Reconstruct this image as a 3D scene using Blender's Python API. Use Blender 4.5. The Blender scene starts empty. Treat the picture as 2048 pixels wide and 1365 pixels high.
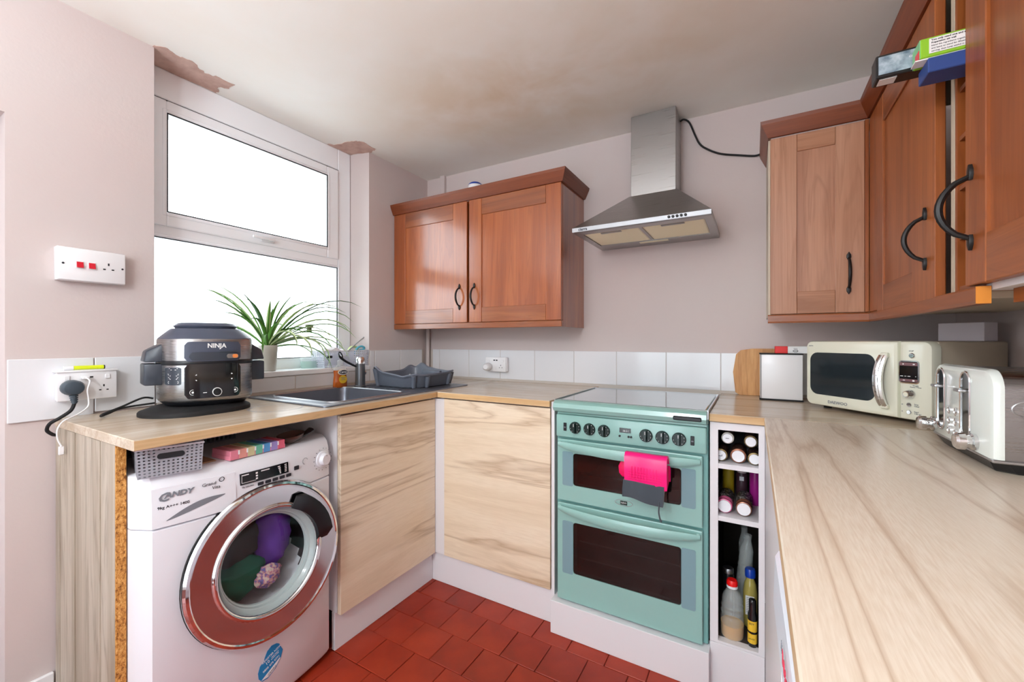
import bpy, bmesh, math, random
from mathutils import Vector, Matrix
PI = math.pi
random.seed(7)
SC = bpy.context.scene
COL = SC.collection

# ------------------------------------------------------------------ camera, sky, exposure
cam_d = bpy.data.cameras.new('camera'); cam = bpy.data.objects.new('camera', cam_d); COL.objects.link(cam)
cam.location = (1.883, -2.128, 1.14); cam.rotation_euler = (PI/2, 0, math.radians(30.07))
cam_d.sensor_width = 36; cam_d.lens = 835.5/2048*36; cam_d.shift_y = -0.0005; cam_d.clip_start = 0.01
SC.camera = cam
SC.view_settings.view_transform = 'Standard'; SC.view_settings.look = 'None'
SC.view_settings.exposure = 0.34; SC.view_settings.gamma = 1.0; SC.view_settings.use_curve_mapping = False
W = bpy.data.worlds.new('overcast_sky'); SC.world = W; W.use_nodes = True
bgn = W.node_tree.nodes['Background']; bgn.inputs[0].default_value = (0.87, 0.935, 1.0, 1); bgn.inputs[1].default_value = 4.5
SC.cycles.max_bounces = 10; SC.cycles.diffuse_bounces = 6; SC.cycles.glossy_bounces = 5
SC.cycles.transparent_max_bounces = 16; SC.cycles.transmission_bounces = 8
SC.cycles.use_denoising = True; SC.cycles.sample_clamp_indirect = 6.0
SC.cycles.caustics_reflective = False; SC.cycles.caustics_refractive = False

def portal(name, loc, rot, sx, sy):
    l = bpy.data.lights.new(name, 'AREA'); l.shape = 'RECTANGLE'; l.size = sx; l.size_y = sy
    l.cycles.is_portal = True
    o = bpy.data.objects.new(name, l); COL.objects.link(o); o.location = loc; o.rotation_euler = rot
portal('window_portal', (-0.215, -0.97, 1.6), (0, -PI/2, 0), 1.2, 0.95)      # sky light through the window
portal('added_door_portal', (1.2, -3.74, 1.05), (PI/2, 0, 0), 1.5, 2.0)       # and through the added glazed door behind
lamp_d = bpy.data.lights.new('ceiling_lamp_light', 'POINT'); lamp_d.energy = 32; lamp_d.shadow_soft_size = 0.10
lamp_d.color = (0.90, 0.95, 1.0)
lamp_l = bpy.data.objects.new('ceiling_lamp_light', lamp_d); COL.objects.link(lamp_l); lamp_l.location = (1.35, -2.95, 1.78)
up_d = bpy.data.lights.new('added_uplight', 'SPOT'); up_d.energy = 120; up_d.shadow_soft_size = 0.12; up_d.spot_size = math.radians(165); up_d.spot_blend = 0.6  # added spot, brightens the ceiling and fills the room by bounce
up_d.color = (0.90, 0.95, 1.0)
up_l = bpy.data.objects.new('added_uplight', up_d); COL.objects.link(up_l); up_l.location = (1.0, -3.2, 1.30); up_l.rotation_euler = (PI, 0, 0)

# ------------------------------------------------------------------ helpers
def lin(r, g, b):
    f = lambda c: (c/255/12.92) if c/255 <= 0.04045 else ((c/255+0.055)/1.055)**2.4
    return (f(r), f(g), f(b), 1)
V = Vector
def E(name, label, cat, loc=(0,0,0), rz=0, group=None):
    o = bpy.data.objects.new(name, None); COL.objects.link(o); o.empty_display_size = 0.05
    o.location = loc; o.rotation_euler = (0, 0, rz); tag(o, label, cat, group); return o
def tag(o, label, cat, group=None):
    o['label'] = label; o['category'] = cat
    if group: o['group'] = group
    return o
def rootof(o):
    while o.parent: o = o.parent
    return o
def attach(o, parent):
    o.parent = parent
def off(parent):
    """world-built parts of an unrotated thing are moved into its own space"""
    if parent is None: return V((0,0,0))
    r = rootof(parent)
    return V((0,0,0)) if abs(r.rotation_euler.z) > 1e-9 or r.get('_local') else V(r.location)

class MB:
    def __init__(s): s.bm = bmesh.new()
    def _new(s, before): return [v for v in s.bm.verts if v not in before]
    def box(s, a, b, bev=0, seg=2, mat=0, M=None):
        x0,y0,z0 = [min(a[i],b[i]) for i in range(3)]; x1,y1,z1 = [max(a[i],b[i]) for i in range(3)]
        co = [(x0,y0,z0),(x1,y0,z0),(x1,y1,z0),(x0,y1,z0),(x0,y0,z1),(x1,y0,z1),(x1,y1,z1),(x0,y1,z1)]
        vs = [s.bm.verts.new(V(c) if M is None else M @ V(c)) for c in co]
        fs = [s.bm.faces.new([vs[i] for i in f]) for f in ((0,3,2,1),(4,5,6,7),(0,1,5,4),(1,2,6,5),(2,3,7,6),(3,0,4,7))]
        for f in fs: f.material_index = mat
        if bev:
            ed = list({e for f in fs for e in f.edges})
            r = bmesh.ops.bevel(s.bm, geom=ed, offset=bev, segments=seg, affect='EDGES', profile=0.5)
            for f in r['faces']: f.material_index = mat
        return s
    def tube(s, pts, r, seg=8, mat=0, closed=False, caps=True):
        pts = [V(p) for p in pts]; n = len(pts); rings = []
        rr = r if isinstance(r, (list, tuple)) else [r]*n
        up = None
        for i, p in enumerate(pts):
            if closed: t = pts[(i+1) % n] - pts[i-1]
            else: t = pts[min(i+1, n-1)] - pts[max(i-1, 0)]
            t.normalize()
            if up is None:
                up = V((0,0,1)) if abs(t.z) < 0.9 else V((1,0,0))
            a = t.cross(up); a.normalize(); b = a.cross(t); b.normalize(); up = b
            ra = rr[i] if not isinstance(rr[i], tuple) else rr[i][0]
            rb = rr[i] if not isinstance(rr[i], tuple) else rr[i][1]
            rings.append([s.bm.verts.new(p + a*math.cos(2*PI*k/seg)*ra + b*math.sin(2*PI*k/seg)*rb) for k in range(seg)])
        m = n if closed else n-1
        for i in range(m):
            A, B = rings[i], rings[(i+1) % n]
            for k in range(seg):
                f = s.bm.faces.new((A[k], A[(k+1) % seg], B[(k+1) % seg], B[k])); f.material_index = mat
        if caps and not closed:
            s.bm.faces.new(list(reversed(rings[0]))).material_index = mat; s.bm.faces.new(rings[-1]).material_index = mat
        return s
    def lathe(s, prof, o=(0,0,0), ax=(0,0,1), seg=24, mat=0, sx=1, sy=1, mats=None):
        ax = V(ax).normalized(); h = V((0,0,1)) if abs(ax.z) < 0.9 else V((0,1,0))
        u = h.cross(ax).normalized(); v = ax.cross(u); o = V(o); rings = []
        for r, z in prof:
            if r < 1e-6: rings.append([s.bm.verts.new(o + ax*z)])
            else: rings.append([s.bm.verts.new(o + ax*z + u*(r*sx*math.cos(2*PI*k/seg)) + v*(r*sy*math.sin(2*PI*k/seg))) for k in range(seg)])
        for i in range(len(rings)-1):
            A, B = rings[i], rings[i+1]; mi = mats[i] if mats else mat
            for k in range(seg):
                k2 = (k+1) % seg
                if len(A) == 1 and len(B) == 1: continue
                if len(A) == 1: f = s.bm.faces.new((A[0], B[k2], B[k]))
                elif len(B) == 1: f = s.bm.faces.new((A[k], A[k2], B[0]))
                else: f = s.bm.faces.new((A[k], A[k2], B[k2], B[k]))
                f.material_index = mi
        return s
    def prism(s, poly, o, u, v, n, d, mat=0, bev=0):
        """polygon in the (u,v) frame at o, extruded d along n"""
        o, u, v, n = V(o), V(u), V(v), V(n)
        A = [s.bm.verts.new(o + u*p[0] + v*p[1]) for p in poly]; B = [s.bm.verts.new(o + u*p[0] + v*p[1] + n*d) for p in poly]
        fs = []; k = len(poly)
        for i in range(k): fs.append(s.bm.faces.new((A[i], A[(i+1) % k], B[(i+1) % k], B[i])))
        fs.append(s.bm.faces.new(list(reversed(A)))); top = s.bm.faces.new(B); fs.append(top)
        for f in fs: f.material_index = mat
        if bev: bmesh.ops.bevel(s.bm, geom=list(top.edges), offset=bev, segments=2, affect='EDGES', profile=0.5)
        return s
    def loft(s, loops, closed=True, caps=True, mat=0):
        R = [[s.bm.verts.new(V(p)) for p in l] for l in loops]
        for A, B in zip(R, R[1:]):
            k = len(A)
            for i in range(k if closed else k-1):
                s.bm.faces.new((A[i], A[(i+1) % k], B[(i+1) % k], B[i])).material_index = mat
        if caps and closed:
            s.bm.faces.new(list(reversed(R[0]))).material_index = mat; s.bm.faces.new(R[-1]).material_index = mat
        return s
    def ball(s, c, r, sc=(1,1,1), seg=16, noise=0, mat=0):
        before = set(s.bm.verts)
        bmesh.ops.create_uvsphere(s.bm, u_segments=seg, v_segments=max(6, seg//2), radius=1)
        for v in s._new(before):
            d = v.co.copy(); k = 1 + noise*math.sin(d.x*5.1+c[1]*9)*math.cos(d.y*4.3+d.z*6.2)
            v.co = V((c[0]+d.x*r*sc[0]*k, c[1]+d.y*r*sc[1]*k, c[2]+d.z*r*sc[2]*k))
            for f in v.link_faces: f.material_index = mat
        return s
    def quad(s, *p, mat=0):
        s.bm.faces.new([s.bm.verts.new(V(q)) for q in p]).material_index = mat; return s
    def perf(s, P, nx, ny, hx, hy, t, skip=None):
        """perforated sheet on the bilinear patch P = (p00,p10,p11,p01); nx x ny holes"""
        p = [V(q) for q in P]
        us = [0.0]; vs = [0.0]
        for i in range(nx): us += [(i+0.5-hx/2)/nx, (i+0.5+hx/2)/nx]
        for j in range(ny): vs += [(j+0.5-hy/2)/ny, (j+0.5+hy/2)/ny]
        us.append(1); vs.append(1)
        pt = lambda a, b: p[0]*(1-a)*(1-b) + p[1]*a*(1-b) + p[2]*a*b + p[3]*(1-a)*b
        g = [[s.bm.verts.new(pt(a, b)) for a in us] for b in vs]; fs = []
        for j in range(len(vs)-1):
            for i in range(len(us)-1):
                hole = i % 2 == 1 and j % 2 == 1
                if skip:
                    k = skip((us[i]+us[i+1])/2, (vs[j]+vs[j+1])/2)
                    if k == 'open': hole = True
                    elif k == 'solid': hole = False
                if not hole: fs.append(s.bm.faces.new((g[j][i], g[j][i+1], g[j+1][i+1], g[j+1][i])))
        bmesh.ops.solidify(s.bm, geom=fs, thickness=t)
        loose = [v for v in s.bm.verts if not v.link_faces]
        bmesh.ops.delete(s.bm, geom=loose, context='VERTS')
        return s
    def build(s, name, mats, parent=None, smooth=False, angle=40):
        bmesh.ops.recalc_face_normals(s.bm, faces=s.bm.faces)
        o3 = off(parent)
        if o3.length > 0:
            for v in s.bm.verts: v.co -= o3
        me = bpy.data.meshes.new(name); s.bm.to_mesh(me); s.bm.free()
        for m in (mats if isinstance(mats, (list, tuple)) else [mats]): me.materials.append(m)
        if smooth:
            for p in me.polygons: p.use_smooth = True
            try: me.set_sharp_from_angle(angle=math.radians(angle))
            except Exception: pass
        o = bpy.data.objects.new(name, me); COL.objects.link(o)
        if parent: attach(o, parent)
        return o
def rrect(w, h, r, seg=5, cx=0, cy=0):
    out = []
    for (sx, sy, a0) in ((1,1,0),(-1,1,90),(-1,-1,180),(1,-1,270)):
        for k in range(seg+1):
            a = math.radians(a0 + 90*k/seg); out.append((cx + sx*(w/2-r) + r*math.cos(a), cy + sy*(h/2-r) + r*math.sin(a)))
    return out
def oval(w, h, n=24, cx=0, cy=0): return [(cx+w/2*math.cos(2*PI*k/n), cy+h/2*math.sin(2*PI*k/n)) for k in range(n)]
def cut(o, cutter):
    """subtract a solid from a mesh, keeping only the resulting mesh"""
    me = bpy.data.meshes.new('cut'); bmesh.ops.recalc_face_normals(cutter.bm, faces=cutter.bm.faces)
    o3 = off(o.parent) if o.parent else V((0,0,0))
    for v in cutter.bm.verts: v.co -= o3
    cutter.bm.to_mesh(me); cutter.bm.free()
    c = bpy.data.objects.new('cut', me); COL.objects.link(c); c.parent = o.parent
    m = o.modifiers.new('b', 'BOOLEAN'); m.object = c; m.operation = 'DIFFERENCE'; m.solver = 'EXACT'
    dg = bpy.context.evaluated_depsgraph_get(); dg.update()
    new = bpy.data.meshes.new_from_object(o.evaluated_get(dg)); o.modifiers.clear(); o.data = new
    bpy.data.objects.remove(c)
def text(name, body, size, pos, right, up, mat, parent, align='CENTER', ext=0.0003, bold=0.0, shear=0.0, sx=1.0):
    cu = bpy.data.curves.new(name, 'FONT'); cu.body = body; cu.size = size; cu.align_x = align; cu.align_y = 'CENTER'
    cu.extrude = ext; cu.offset = bold; cu.shear = shear; cu.resolution_u = 2; cu.space_line = 0.9
    cu.materials.append(mat)
    tmp = bpy.data.objects.new(name, cu); COL.objects.link(tmp); bpy.context.view_layer.update()
    me = bpy.data.meshes.new_from_object(tmp.evaluated_get(bpy.context.evaluated_depsgraph_get())); me.name = name
    bpy.data.objects.remove(tmp); bpy.data.curves.remove(cu)
    if not me.materials: me.materials.append(mat)
    o = bpy.data.objects.new(name, me); COL.objects.link(o)
    r, u = V(right).normalized(), V(up).normalized(); n = r.cross(u); p = V(pos) - off(parent)
    o.matrix_local = Matrix(((r.x*sx,u.x,n.x,p.x),(r.y*sx,u.y,n.y,p.y),(r.z*sx,u.z,n.z,p.z),(0,0,0,1)))
    if parent: o.parent = parent
    return o
def dup(o, parent=None, delta=(0,0,0)):
    c = o.copy(); COL.objects.link(c)
    if parent: c.parent = parent
    c.location = V(o.location) + V(delta); return c

# ------------------------------------------------------------------ materials
def P(name, col, rough=0.5, metal=0.0, coat=0.0, alpha=1.0, trans=0.0, ior=1.45, spec=0.5, emis=None, es=0, sheen=0, cr=0.08, ci=1.5):
    m = bpy.data.materials.new(name); m.use_nodes = True; b = m.node_tree.nodes['Principled BSDF']
    b.inputs['Base Color'].default_value = col; b.inputs['Roughness'].default_value = rough; b.inputs['Metallic'].default_value = metal
    b.inputs['Coat Weight'].default_value = coat; b.inputs['Coat Roughness'].default_value = cr; b.inputs['Alpha'].default_value = alpha
    b.inputs['Transmission Weight'].default_value = trans; b.inputs['IOR'].default_value = ior; b.inputs['Specular IOR Level'].default_value = spec
    b.inputs['Sheen Weight'].default_value = sheen; b.inputs['Coat IOR'].default_value = ci
    if emis: b.inputs['Emission Color'].default_value = emis; b.inputs['Emission Strength'].default_value = es
    return m
class NT:
    def __init__(s, m): s.t = m.node_tree; s.n = s.t.nodes; s.b = s.n['Principled BSDF']; s.tc = None
    def obj(s):
        if not s.tc: s.tc = s.n.new('ShaderNodeTexCoord')
        return s.tc.outputs['Object']
    def link(s, a, b): s.t.links.new(a, b)
    def mapping(s, scale, loc=(0,0,0)):
        m = s.n.new('ShaderNodeMapping'); m.inputs['Scale'].default_value = scale; m.inputs['Location'].default_value = loc
        s.link(s.obj(), m.inputs['Vector']); return m.outputs[0]
    def noise(s, vec, scale, detail=3, rough=0.55, dist=0.0):
        n = s.n.new('ShaderNodeTexNoise'); n.inputs['Scale'].default_value = scale; n.inputs['Detail'].default_value = detail
        n.inputs['Roughness'].default_value = rough; n.inputs['Distortion'].default_value = dist
        s.link(vec, n.inputs['Vector']); return n.outputs['Fac']
    def ramp(s, fac, stops, interp='LINEAR'):
        r = s.n.new('ShaderNodeValToRGB'); cr = r.color_ramp; cr.interpolation = interp
        while len(cr.elements) < len(stops): cr.elements.new(0.5)
        for e, (p, c) in zip(cr.elements, stops): e.position = p; e.color = c if len(c) == 4 else (*c, 1)
        s.link(fac, r.inputs[0]); return r.outputs[0]
    def math(s, op, a, b=None, clamp=False):
        m = s.n.new('ShaderNodeMath'); m.operation = op; m.use_clamp = clamp
        for i, x in enumerate((a, b)):
            if x is None: continue
            if isinstance(x, (int, float)): m.inputs[i].default_value = x
            else: s.link(x, m.inputs[i])
        return m.outputs[0]
    def mix(s, fac, a, b, mode='MIX'):
        m = s.n.new('ShaderNodeMix'); m.data_type = 'RGBA'; m.blend_type = mode
        for i, x in ((0, fac), (6, a), (7, b)):
            if isinstance(x, (int, float)): m.inputs[i].default_value = x
            elif isinstance(x, tuple): m.inputs[i].default_value = x
            else: s.link(x, m.inputs[i])
        return m.outputs[2]
    def bump(s, h, strength=0.2, dist=0.002):
        b = s.n.new('ShaderNodeBump'); b.inputs['Strength'].default_value = strength; b.inputs['Distance'].default_value = dist
        s.link(h, b.inputs['Height']); s.link(b.outputs[0], s.b.inputs['Normal'])
    def color(s, c): s.link(c, s.b.inputs['Base Color'])
G1 = (1,1,1,1); G0 = (0,0,0,1)
def wood(name, base, light, dark, axis=2, seed=0.0, rough=0.4, coat=0.0, k=1.0, vein=0.6, veincol=None, cross=7.0, fine=0.12, along=0.6, grain=0.35, fal=5.0, fcr=170.0, vx=(0.55, 0.55), vd=0.9, cr=0.08, ci=1.5):
    m = P(name, base, rough, coat=coat, cr=cr, ci=ci); t = NT(m)
    sc = [cross*k]*3; sc[axis] = along*k
    v1 = t.mapping(sc, (seed, seed*1.7, seed*0.6))
    n1 = t.noise(v1, 1.0, 4, 0.55, 0.7)
    c = t.ramp(n1, [(0.30, dark), (0.47, base), (0.68, light)])
    g = t.math('PINGPONG', t.math('MULTIPLY', n1, 11.0), 0.5)
    c = t.mix(t.ramp(g, [(0.0, (grain,)*3), (0.16, (0,)*3)]), c, dark)
    sf = [fcr]*3; sf[axis] = fal
    f = t.noise(t.mapping(sf), 1.0, 2)
    c = t.mix(t.ramp(f, [(0.35, (fine*2.2,)*3), (0.62, (0,)*3)]), c, dark)
    if vein:
        sv = [cross*vx[0]*k]*3; sv[axis] = along*vx[1]*k
        n2 = t.noise(t.mapping(sv, (seed*2.3+5, seed, 3)), 1.0, 5, 0.5, vd)
        d = t.math('ABSOLUTE', t.math('SUBTRACT', n2, 0.5))
        c = t.mix(t.ramp(d, [(0.0, (vein,)*3), (0.006, (vein*0.6,)*3), (0.022, (0,)*3)]), c, veincol or dark)
        d2 = t.math('ABSOLUTE', t.math('SUBTRACT', n2, 0.585))
        c = t.mix(t.ramp(d2, [(0.0, (vein*0.8,)*3), (0.005, (vein*0.45,)*3), (0.018, (0,)*3)]), c, veincol or dark)
        n3 = t.noise(t.mapping(sv, (seed*4.1+9, seed, 7)), 1.3, 3, 0.5, 1.4)
        c = t.mix(t.ramp(n3, [(0.66, (0,)*3), (0.74, (vein*0.35,)*3)]), c, veincol or dark)
    t.color(c); t.bump(f, 0.08, 0.0006); return m

M = {}
def setup_materials():
    m = P('wall_paint', lin(205,190,187), 0.75); t = NT(m); v = t.mapping((1,1,1))
    n = t.noise(v, 1.6, 3); c = t.ramp(n, [(0.3, lin(200,191,189)), (0.6, lin(204,190,187)), (0.8, lin(205,183,179))])
    t.color(c); t.bump(t.math('ADD', t.noise(v, 14, 4), t.math('MULTIPLY', t.noise(v, 90, 2), 0.25)), 0.25, 0.004); M['wall'] = m
    m = P('ceiling_paint', lin(224,220,210), 0.8); t = NT(m); v = t.mapping((1,1,1))
    n = t.noise(v, 2.2, 4, 0.6, 0.5); base = t.ramp(n, [(0.3, lin(238,237,232)), (0.7, lin(236,231,222))])
    d = t.n.new('ShaderNodeVectorMath'); d.operation = 'LENGTH'
    t.link(t.mapping((0.85, 1.5, 0), (-0.92, 0.83, 0)), d.inputs[0])
    fall = t.ramp(d.outputs['Value'], [(0.15, G1), (0.85, G0)])
    st = t.math('MULTIPLY', fall, t.ramp(t.noise(v, 3.0, 4, 0.55, 0.3), [(0.36, (0.25,)*3), (0.62, (1,)*3)]))
    c = t.mix(t.math('MULTIPLY', st, 0.6), base, lin(202,172,124))
    t.color(c); t.bump(t.noise(v, 9, 3), 0.18, 0.006); M['ceiling'] = m
    M['plaster'] = P('bare_plaster', lin(158,124,112), 0.9); t = NT(M['plaster']); v = t.mapping((1,1,1))
    t.color(t.ramp(t.noise(v, 22, 4), [(0.3, lin(184,152,140)), (0.7, lin(208,178,166))])); t.bump(t.noise(v, 60, 3), 0.3, 0.002)
    M['white_tile'] = P('white_glazed_tile', lin(224,226,230), 0.12, coat=0.3)
    M['grout'] = P('grout', lin(196,188,180), 0.9)
    m = P('floor_grout', lin(96,28,14), 0.9); M['floor_grout'] = m
    for i, (a, b, c3) in enumerate((((148,42,18),(160,52,24),(132,36,16)), ((142,38,16),(154,48,22),(124,34,15)), ((152,45,20),(164,54,27),(138,40,18)))):
        m = P('quarry_tile_%d' % i, lin(*a), 0.42); t = NT(m); v = t.mapping((1,1,1), (i*3.1, i, 0))
        t.color(t.ramp(t.noise(v, 7, 4, 0.6), [(0.3, lin(*c3)), (0.5, lin(*a)), (0.75, lin(*b))])); t.bump(t.noise(v, 25, 4), 0.15, 0.003); M['quarry%d' % i] = m
    pale = dict(grain=0.16, fal=14.0, base=lin(227,211,186), light=lin(233,221,200), dark=lin(208,188,160), veincol=lin(158,126,92))
    M['door_oak_left'] = wood('oak_laminate_left', axis=1, seed=1.3, rough=0.38, k=1.0, vein=0.55, **pale)
    M['door_oak_back'] = wood('oak_laminate_back', axis=0, seed=4.6, rough=0.38, k=1.0, vein=0.55, **pale)
    wt = dict(base=lin(200,184,164), light=lin(212,199,181), dark=lin(176,156,132), veincol=lin(144,120,96), fine=0.2)
    M['top_y'] = wood('worktop_left_laminate', axis=1, seed=2.2, rough=0.22, k=1.2, vein=0.3, **wt)
    M['top_x'] = wood('worktop_back_laminate', axis=0, seed=6.1, rough=0.22, k=1.2, vein=0.3, **wt)
    M['top_r'] = wood('worktop_right_laminate', axis=1, seed=3.7, rough=0.3, k=0.9, vein=0.6, along=0.22, cross=9, fcr=420.0, vx=(0.7, 1.7), vd=0.4, base=lin(222,211,195), light=lin(229,220,207), dark=lin(212,197,178), veincol=lin(166,136,108), fine=0.42, grain=0.26, fal=26.0)
    M['edge'] = wood('worktop_edging', axis=1, seed=8.8, rough=0.4, k=1.5, vein=0.0, cross=12, base=lin(206,172,126), light=lin(216,186,142), dark=lin(180,142,96))
    M['edge_x'] = wood('worktop_edging_back', axis=0, seed=7.8, rough=0.4, k=1.5, vein=0.0, cross=12, base=lin(206,172,126), light=lin(216,186,142), dark=lin(180,142,96))
    M['panel_oak'] = wood('end_panel_laminate', axis=2, seed=2.9, rough=0.45, k=1.5, vein=0.5, base=lin(176,164,148), light=lin(190,180,166), dark=lin(144,130,112), veincol=lin(120,106,90))
    ch = dict(cr=0.15, ci=1.56, rough=0.3, coat=1.0, k=1.0, vein=0.25, fine=0.10, cross=9)
    M['cherry'] = wood('cherry_wood', axis=2, seed=1.1, base=lin(160,82,36), light=lin(180,102,50), dark=lin(122,58,24), **ch)
    M['cherry2'] = wood('cherry_wood_panel', axis=2, seed=5.2, base=lin(166,88,42), light=lin(186,108,58), dark=lin(128,62,28), **ch)
    M['cherry_x'] = wood('cherry_wood_rail', axis=0, seed=3.3, base=lin(148,80,40), light=lin(166,98,52), dark=lin(112,56,26), **ch)
    M['cherry_y'] = wood('cherry_wood_side_rail', axis=1, seed=4.4, base=lin(148,80,40), light=lin(166,98,52), dark=lin(112,56,26), **ch)
    M['cherry_dark'] = wood('cherry_cornice', axis=0, seed=9.3, base=lin(124,60,26), light=lin(140,74,36), dark=lin(96,42,18), rough=0.4, coat=0.12, cr=0.3, vein=0.25, fine=0.1, cross=9)
    M['cherry_dark_y'] = wood('cherry_cornice_side', axis=1, seed=7.3, base=lin(124,60,26), light=lin(140,74,36), dark=lin(96,42,18), rough=0.4, coat=0.12, cr=0.3, vein=0.25, fine=0.1, cross=9)
    cr_ = dict(rough=0.38, coat=0.12, cr=0.3, k=1.0, vein=0.25, fine=0.12, cross=9)
    M['cherry_r'] = wood('cherry_wood_right', axis=2, seed=1.9, base=lin(150,80,34), light=lin(170,98,46), dark=lin(114,54,20), **cr_)
    M['cherry_r2'] = wood('cherry_wood_right_panel', axis=2, seed=5.9, base=lin(154,84,38), light=lin(174,102,52), dark=lin(118,58,24), **cr_)
    M['cherry_ry'] = wood('cherry_wood_right_rail', axis=1, seed=4.9, base=lin(146,80,38), light=lin(164,96,50), dark=lin(112,56,24), **cr_)
    pw = dict(rough=0.3, coat=0.15, k=1.0, vein=0.35, fine=0.10, cross=9)
    M['walnut'] = wood('pale_walnut', axis=2, seed=6.6, base=lin(182,134,106), light=lin(200,154,126), dark=lin(150,102,74), **pw)
    M['walnut2'] = wood('pale_walnut_panel', axis=2, seed=8.1, base=lin(168,118,92), light=lin(188,140,112), dark=lin(138,92,68), **pw)
    M['walnut_x'] = wood('pale_walnut_rail', axis=0, seed=2.4, base=lin(176,126,96), light=lin(194,146,116), dark=lin(144,96,68), **pw)
    M['raw_end'] = P('orange_cut_wood', lin(214,136,48), 0.6)
    m = P('chipboard', lin(196,136,66), 0.9); t = NT(m); v = t.mapping((1,1,0.6))
    t.color(t.ramp(t.noise(v, 190, 3, 0.7), [(0.34, lin(112,66,24)), (0.46, lin(184,124,56)), (0.62, lin(214,160,88)), (0.75, lin(232,190,128))])); t.bump(t.noise(v, 190, 3), 0.6, 0.003); M['chip'] = m
    M['white'] = P('white_melamine', lin(222,221,224), 0.4)
    M['cream_edge'] = P('cream_edge', lin(196,184,164), 0.5); M['unit_shade'] = P('painted_unit_shade', lin(58,50,44), 0.8); M['brown_paper'] = P('brown_paper', lin(150,114,84), 0.9)
    M['white_gloss'] = P('white_plastic', lin(232,232,234), 0.25)
    M['upvc'] = P('white_upvc', lin(244,247,251), 0.22)
    M['appliance'] = P('white_enamel', lin(228,230,236), 0.25, coat=0.2)
    M['fridge_white'] = P('pale_blue_white_enamel', lin(222,228,238), 0.3)
    M['rubber'] = P('black_rubber', lin(22,22,24), 0.7)
    M['black'] = P('black_plastic', lin(24,26,30), 0.35)
    M['black_gloss'] = P('black_gloss', lin(12,14,18), 0.08, coat=0.5)
    M['iron'] = P('black_iron', lin(30,28,28), 0.42, metal=0.3)
    M['charcoal'] = P('charcoal_plastic', lin(52,58,68), 0.35)
    M['lidgrey'] = P('blue_grey_plastic', lin(70,76,92), 0.3)
    M['plug'] = P('slate_plastic', lin(60,72,82), 0.4)
    M['chrome'] = P('chrome', (0.82,0.83,0.85,1), 0.06, metal=1)
    m = P('brushed_steel', lin(160,159,160), 0.3, metal=1); t = NT(m); v = t.mapping((1,1,240))
    t.link(t.ramp(t.noise(v, 3, 2), [(0.3, (0.24,)*3), (0.7, (0.38,)*3)]), t.b.inputs['Roughness']); M['steel'] = m
    m = P('hood_steel', lin(176,175,174), 0.34, metal=1); t = NT(m); v = t.mapping((2,2,160))
    t.link(t.ramp(t.noise(v, 3, 2), [(0.3, (0.27,)*3), (0.7, (0.42,)*3)]), t.b.inputs['Roughness']); M['hood'] = m
    M['steel_light'] = P('satin_steel', lin(186,187,190), 0.36, metal=1)
    m = P('filter_mesh', lin(242,234,208), 0.5, metal=0.0); M['filter'] = m
    M['hood_strip'] = P('hood_strip_steel', lin(166,168,172), 0.45, metal=0.9)
    M['mint'] = P('mint_enamel', lin(140,183,176), 0.22, coat=0.4)
    M['mint_dark'] = P('mint_enamel_shade', lin(118,168,164), 0.28, coat=0.2)
    M['oven_side'] = P('blue_grey_glass', lin(118,152,160), 0.12, coat=0.3)
    M['oven_glass'] = P('tinted_oven_glass', lin(20,14,12), 0.05, alpha=0.74, coat=0.6)
    M['oven_in'] = P('oven_lining', lin(58,34,24), 0.5)
    M['oven_in2'] = P('grill_lining', lin(34,28,30), 0.5)
    M['hob'] = P('hob_glass', lin(66,64,68), 0.06, coat=0.8)
    M['knob'] = P('dark_green_plastic', lin(22,40,38), 0.25)
    M['silver_mark'] = P('silver_print', lin(210,216,216), 0.4)
    M['glass'] = P('clear_glass', G1, 0.0, trans=1.0, ior=1.45)
    mg = bpy.data.materials.new('window_glass'); mg.use_nodes = True; nt = mg.node_tree; nt.nodes.clear()
    o = nt.nodes.new('ShaderNodeOutputMaterial'); mx = nt.nodes.new('ShaderNodeMixShader'); tr = nt.nodes.new('ShaderNodeBsdfTransparent'); gl = nt.nodes.new('ShaderNodeBsdfGlossy')
    tr.inputs[0].default_value = (0.96,0.98,0.98,1); gl.inputs['Roughness'].default_value = 0.02; fr = nt.nodes.new('ShaderNodeFresnel'); ge = nt.nodes.new('ShaderNodeNewGeometry'); mr = nt.nodes.new('ShaderNodeMapRange'); mr.inputs[3].default_value = 1.45; mr.inputs[4].default_value = 1/1.45; nt.links.new(ge.outputs['Backfacing'], mr.inputs[0]); nt.links.new(mr.outputs[0], fr.inputs[0])
    nt.links.new(fr.outputs[0], mx.inputs[0]); nt.links.new(tr.outputs[0], mx.inputs[1]); nt.links.new(gl.outputs[0], mx.inputs[2]); nt.links.new(mx.outputs[0], o.inputs[0]); M['pane'] = mg
    M['porthole'] = mg
    M['clearpet'] = P('clear_plastic', lin(226,234,232), 0.08, alpha=0.26, coat=0.5)
    M['liq_oil'] = P('yellow_oil', lin(206,150,40), 0.15, alpha=0.85)
    M['liq_soap'] = P('amber_soap', lin(190,92,20), 0.1, alpha=0.88, coat=0.5)
    M['liq_green'] = P('green_soap', lin(196,226,216), 0.1, alpha=0.5)
    M['cream'] = P('cream_enamel', lin(222,222,204), 0.2, coat=0.35)
    M['cream_side'] = P('cream_painted_steel', lin(190,178,158), 0.45)
    M['mw_glass'] = P('microwave_window', lin(34,42,46), 0.07, coat=0.6)
    M['toaster'] = P('pale_mint_cream_enamel', lin(226,234,230), 0.15, coat=0.5)
    M['red'] = P('red_plastic', lin(200,20,42), 0.3)
    M['redcap'] = P('bright_red_plastic', lin(226,20,20), 0.3)
    M['blue'] = P('blue_card', lin(44,72,136), 0.45)
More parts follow.
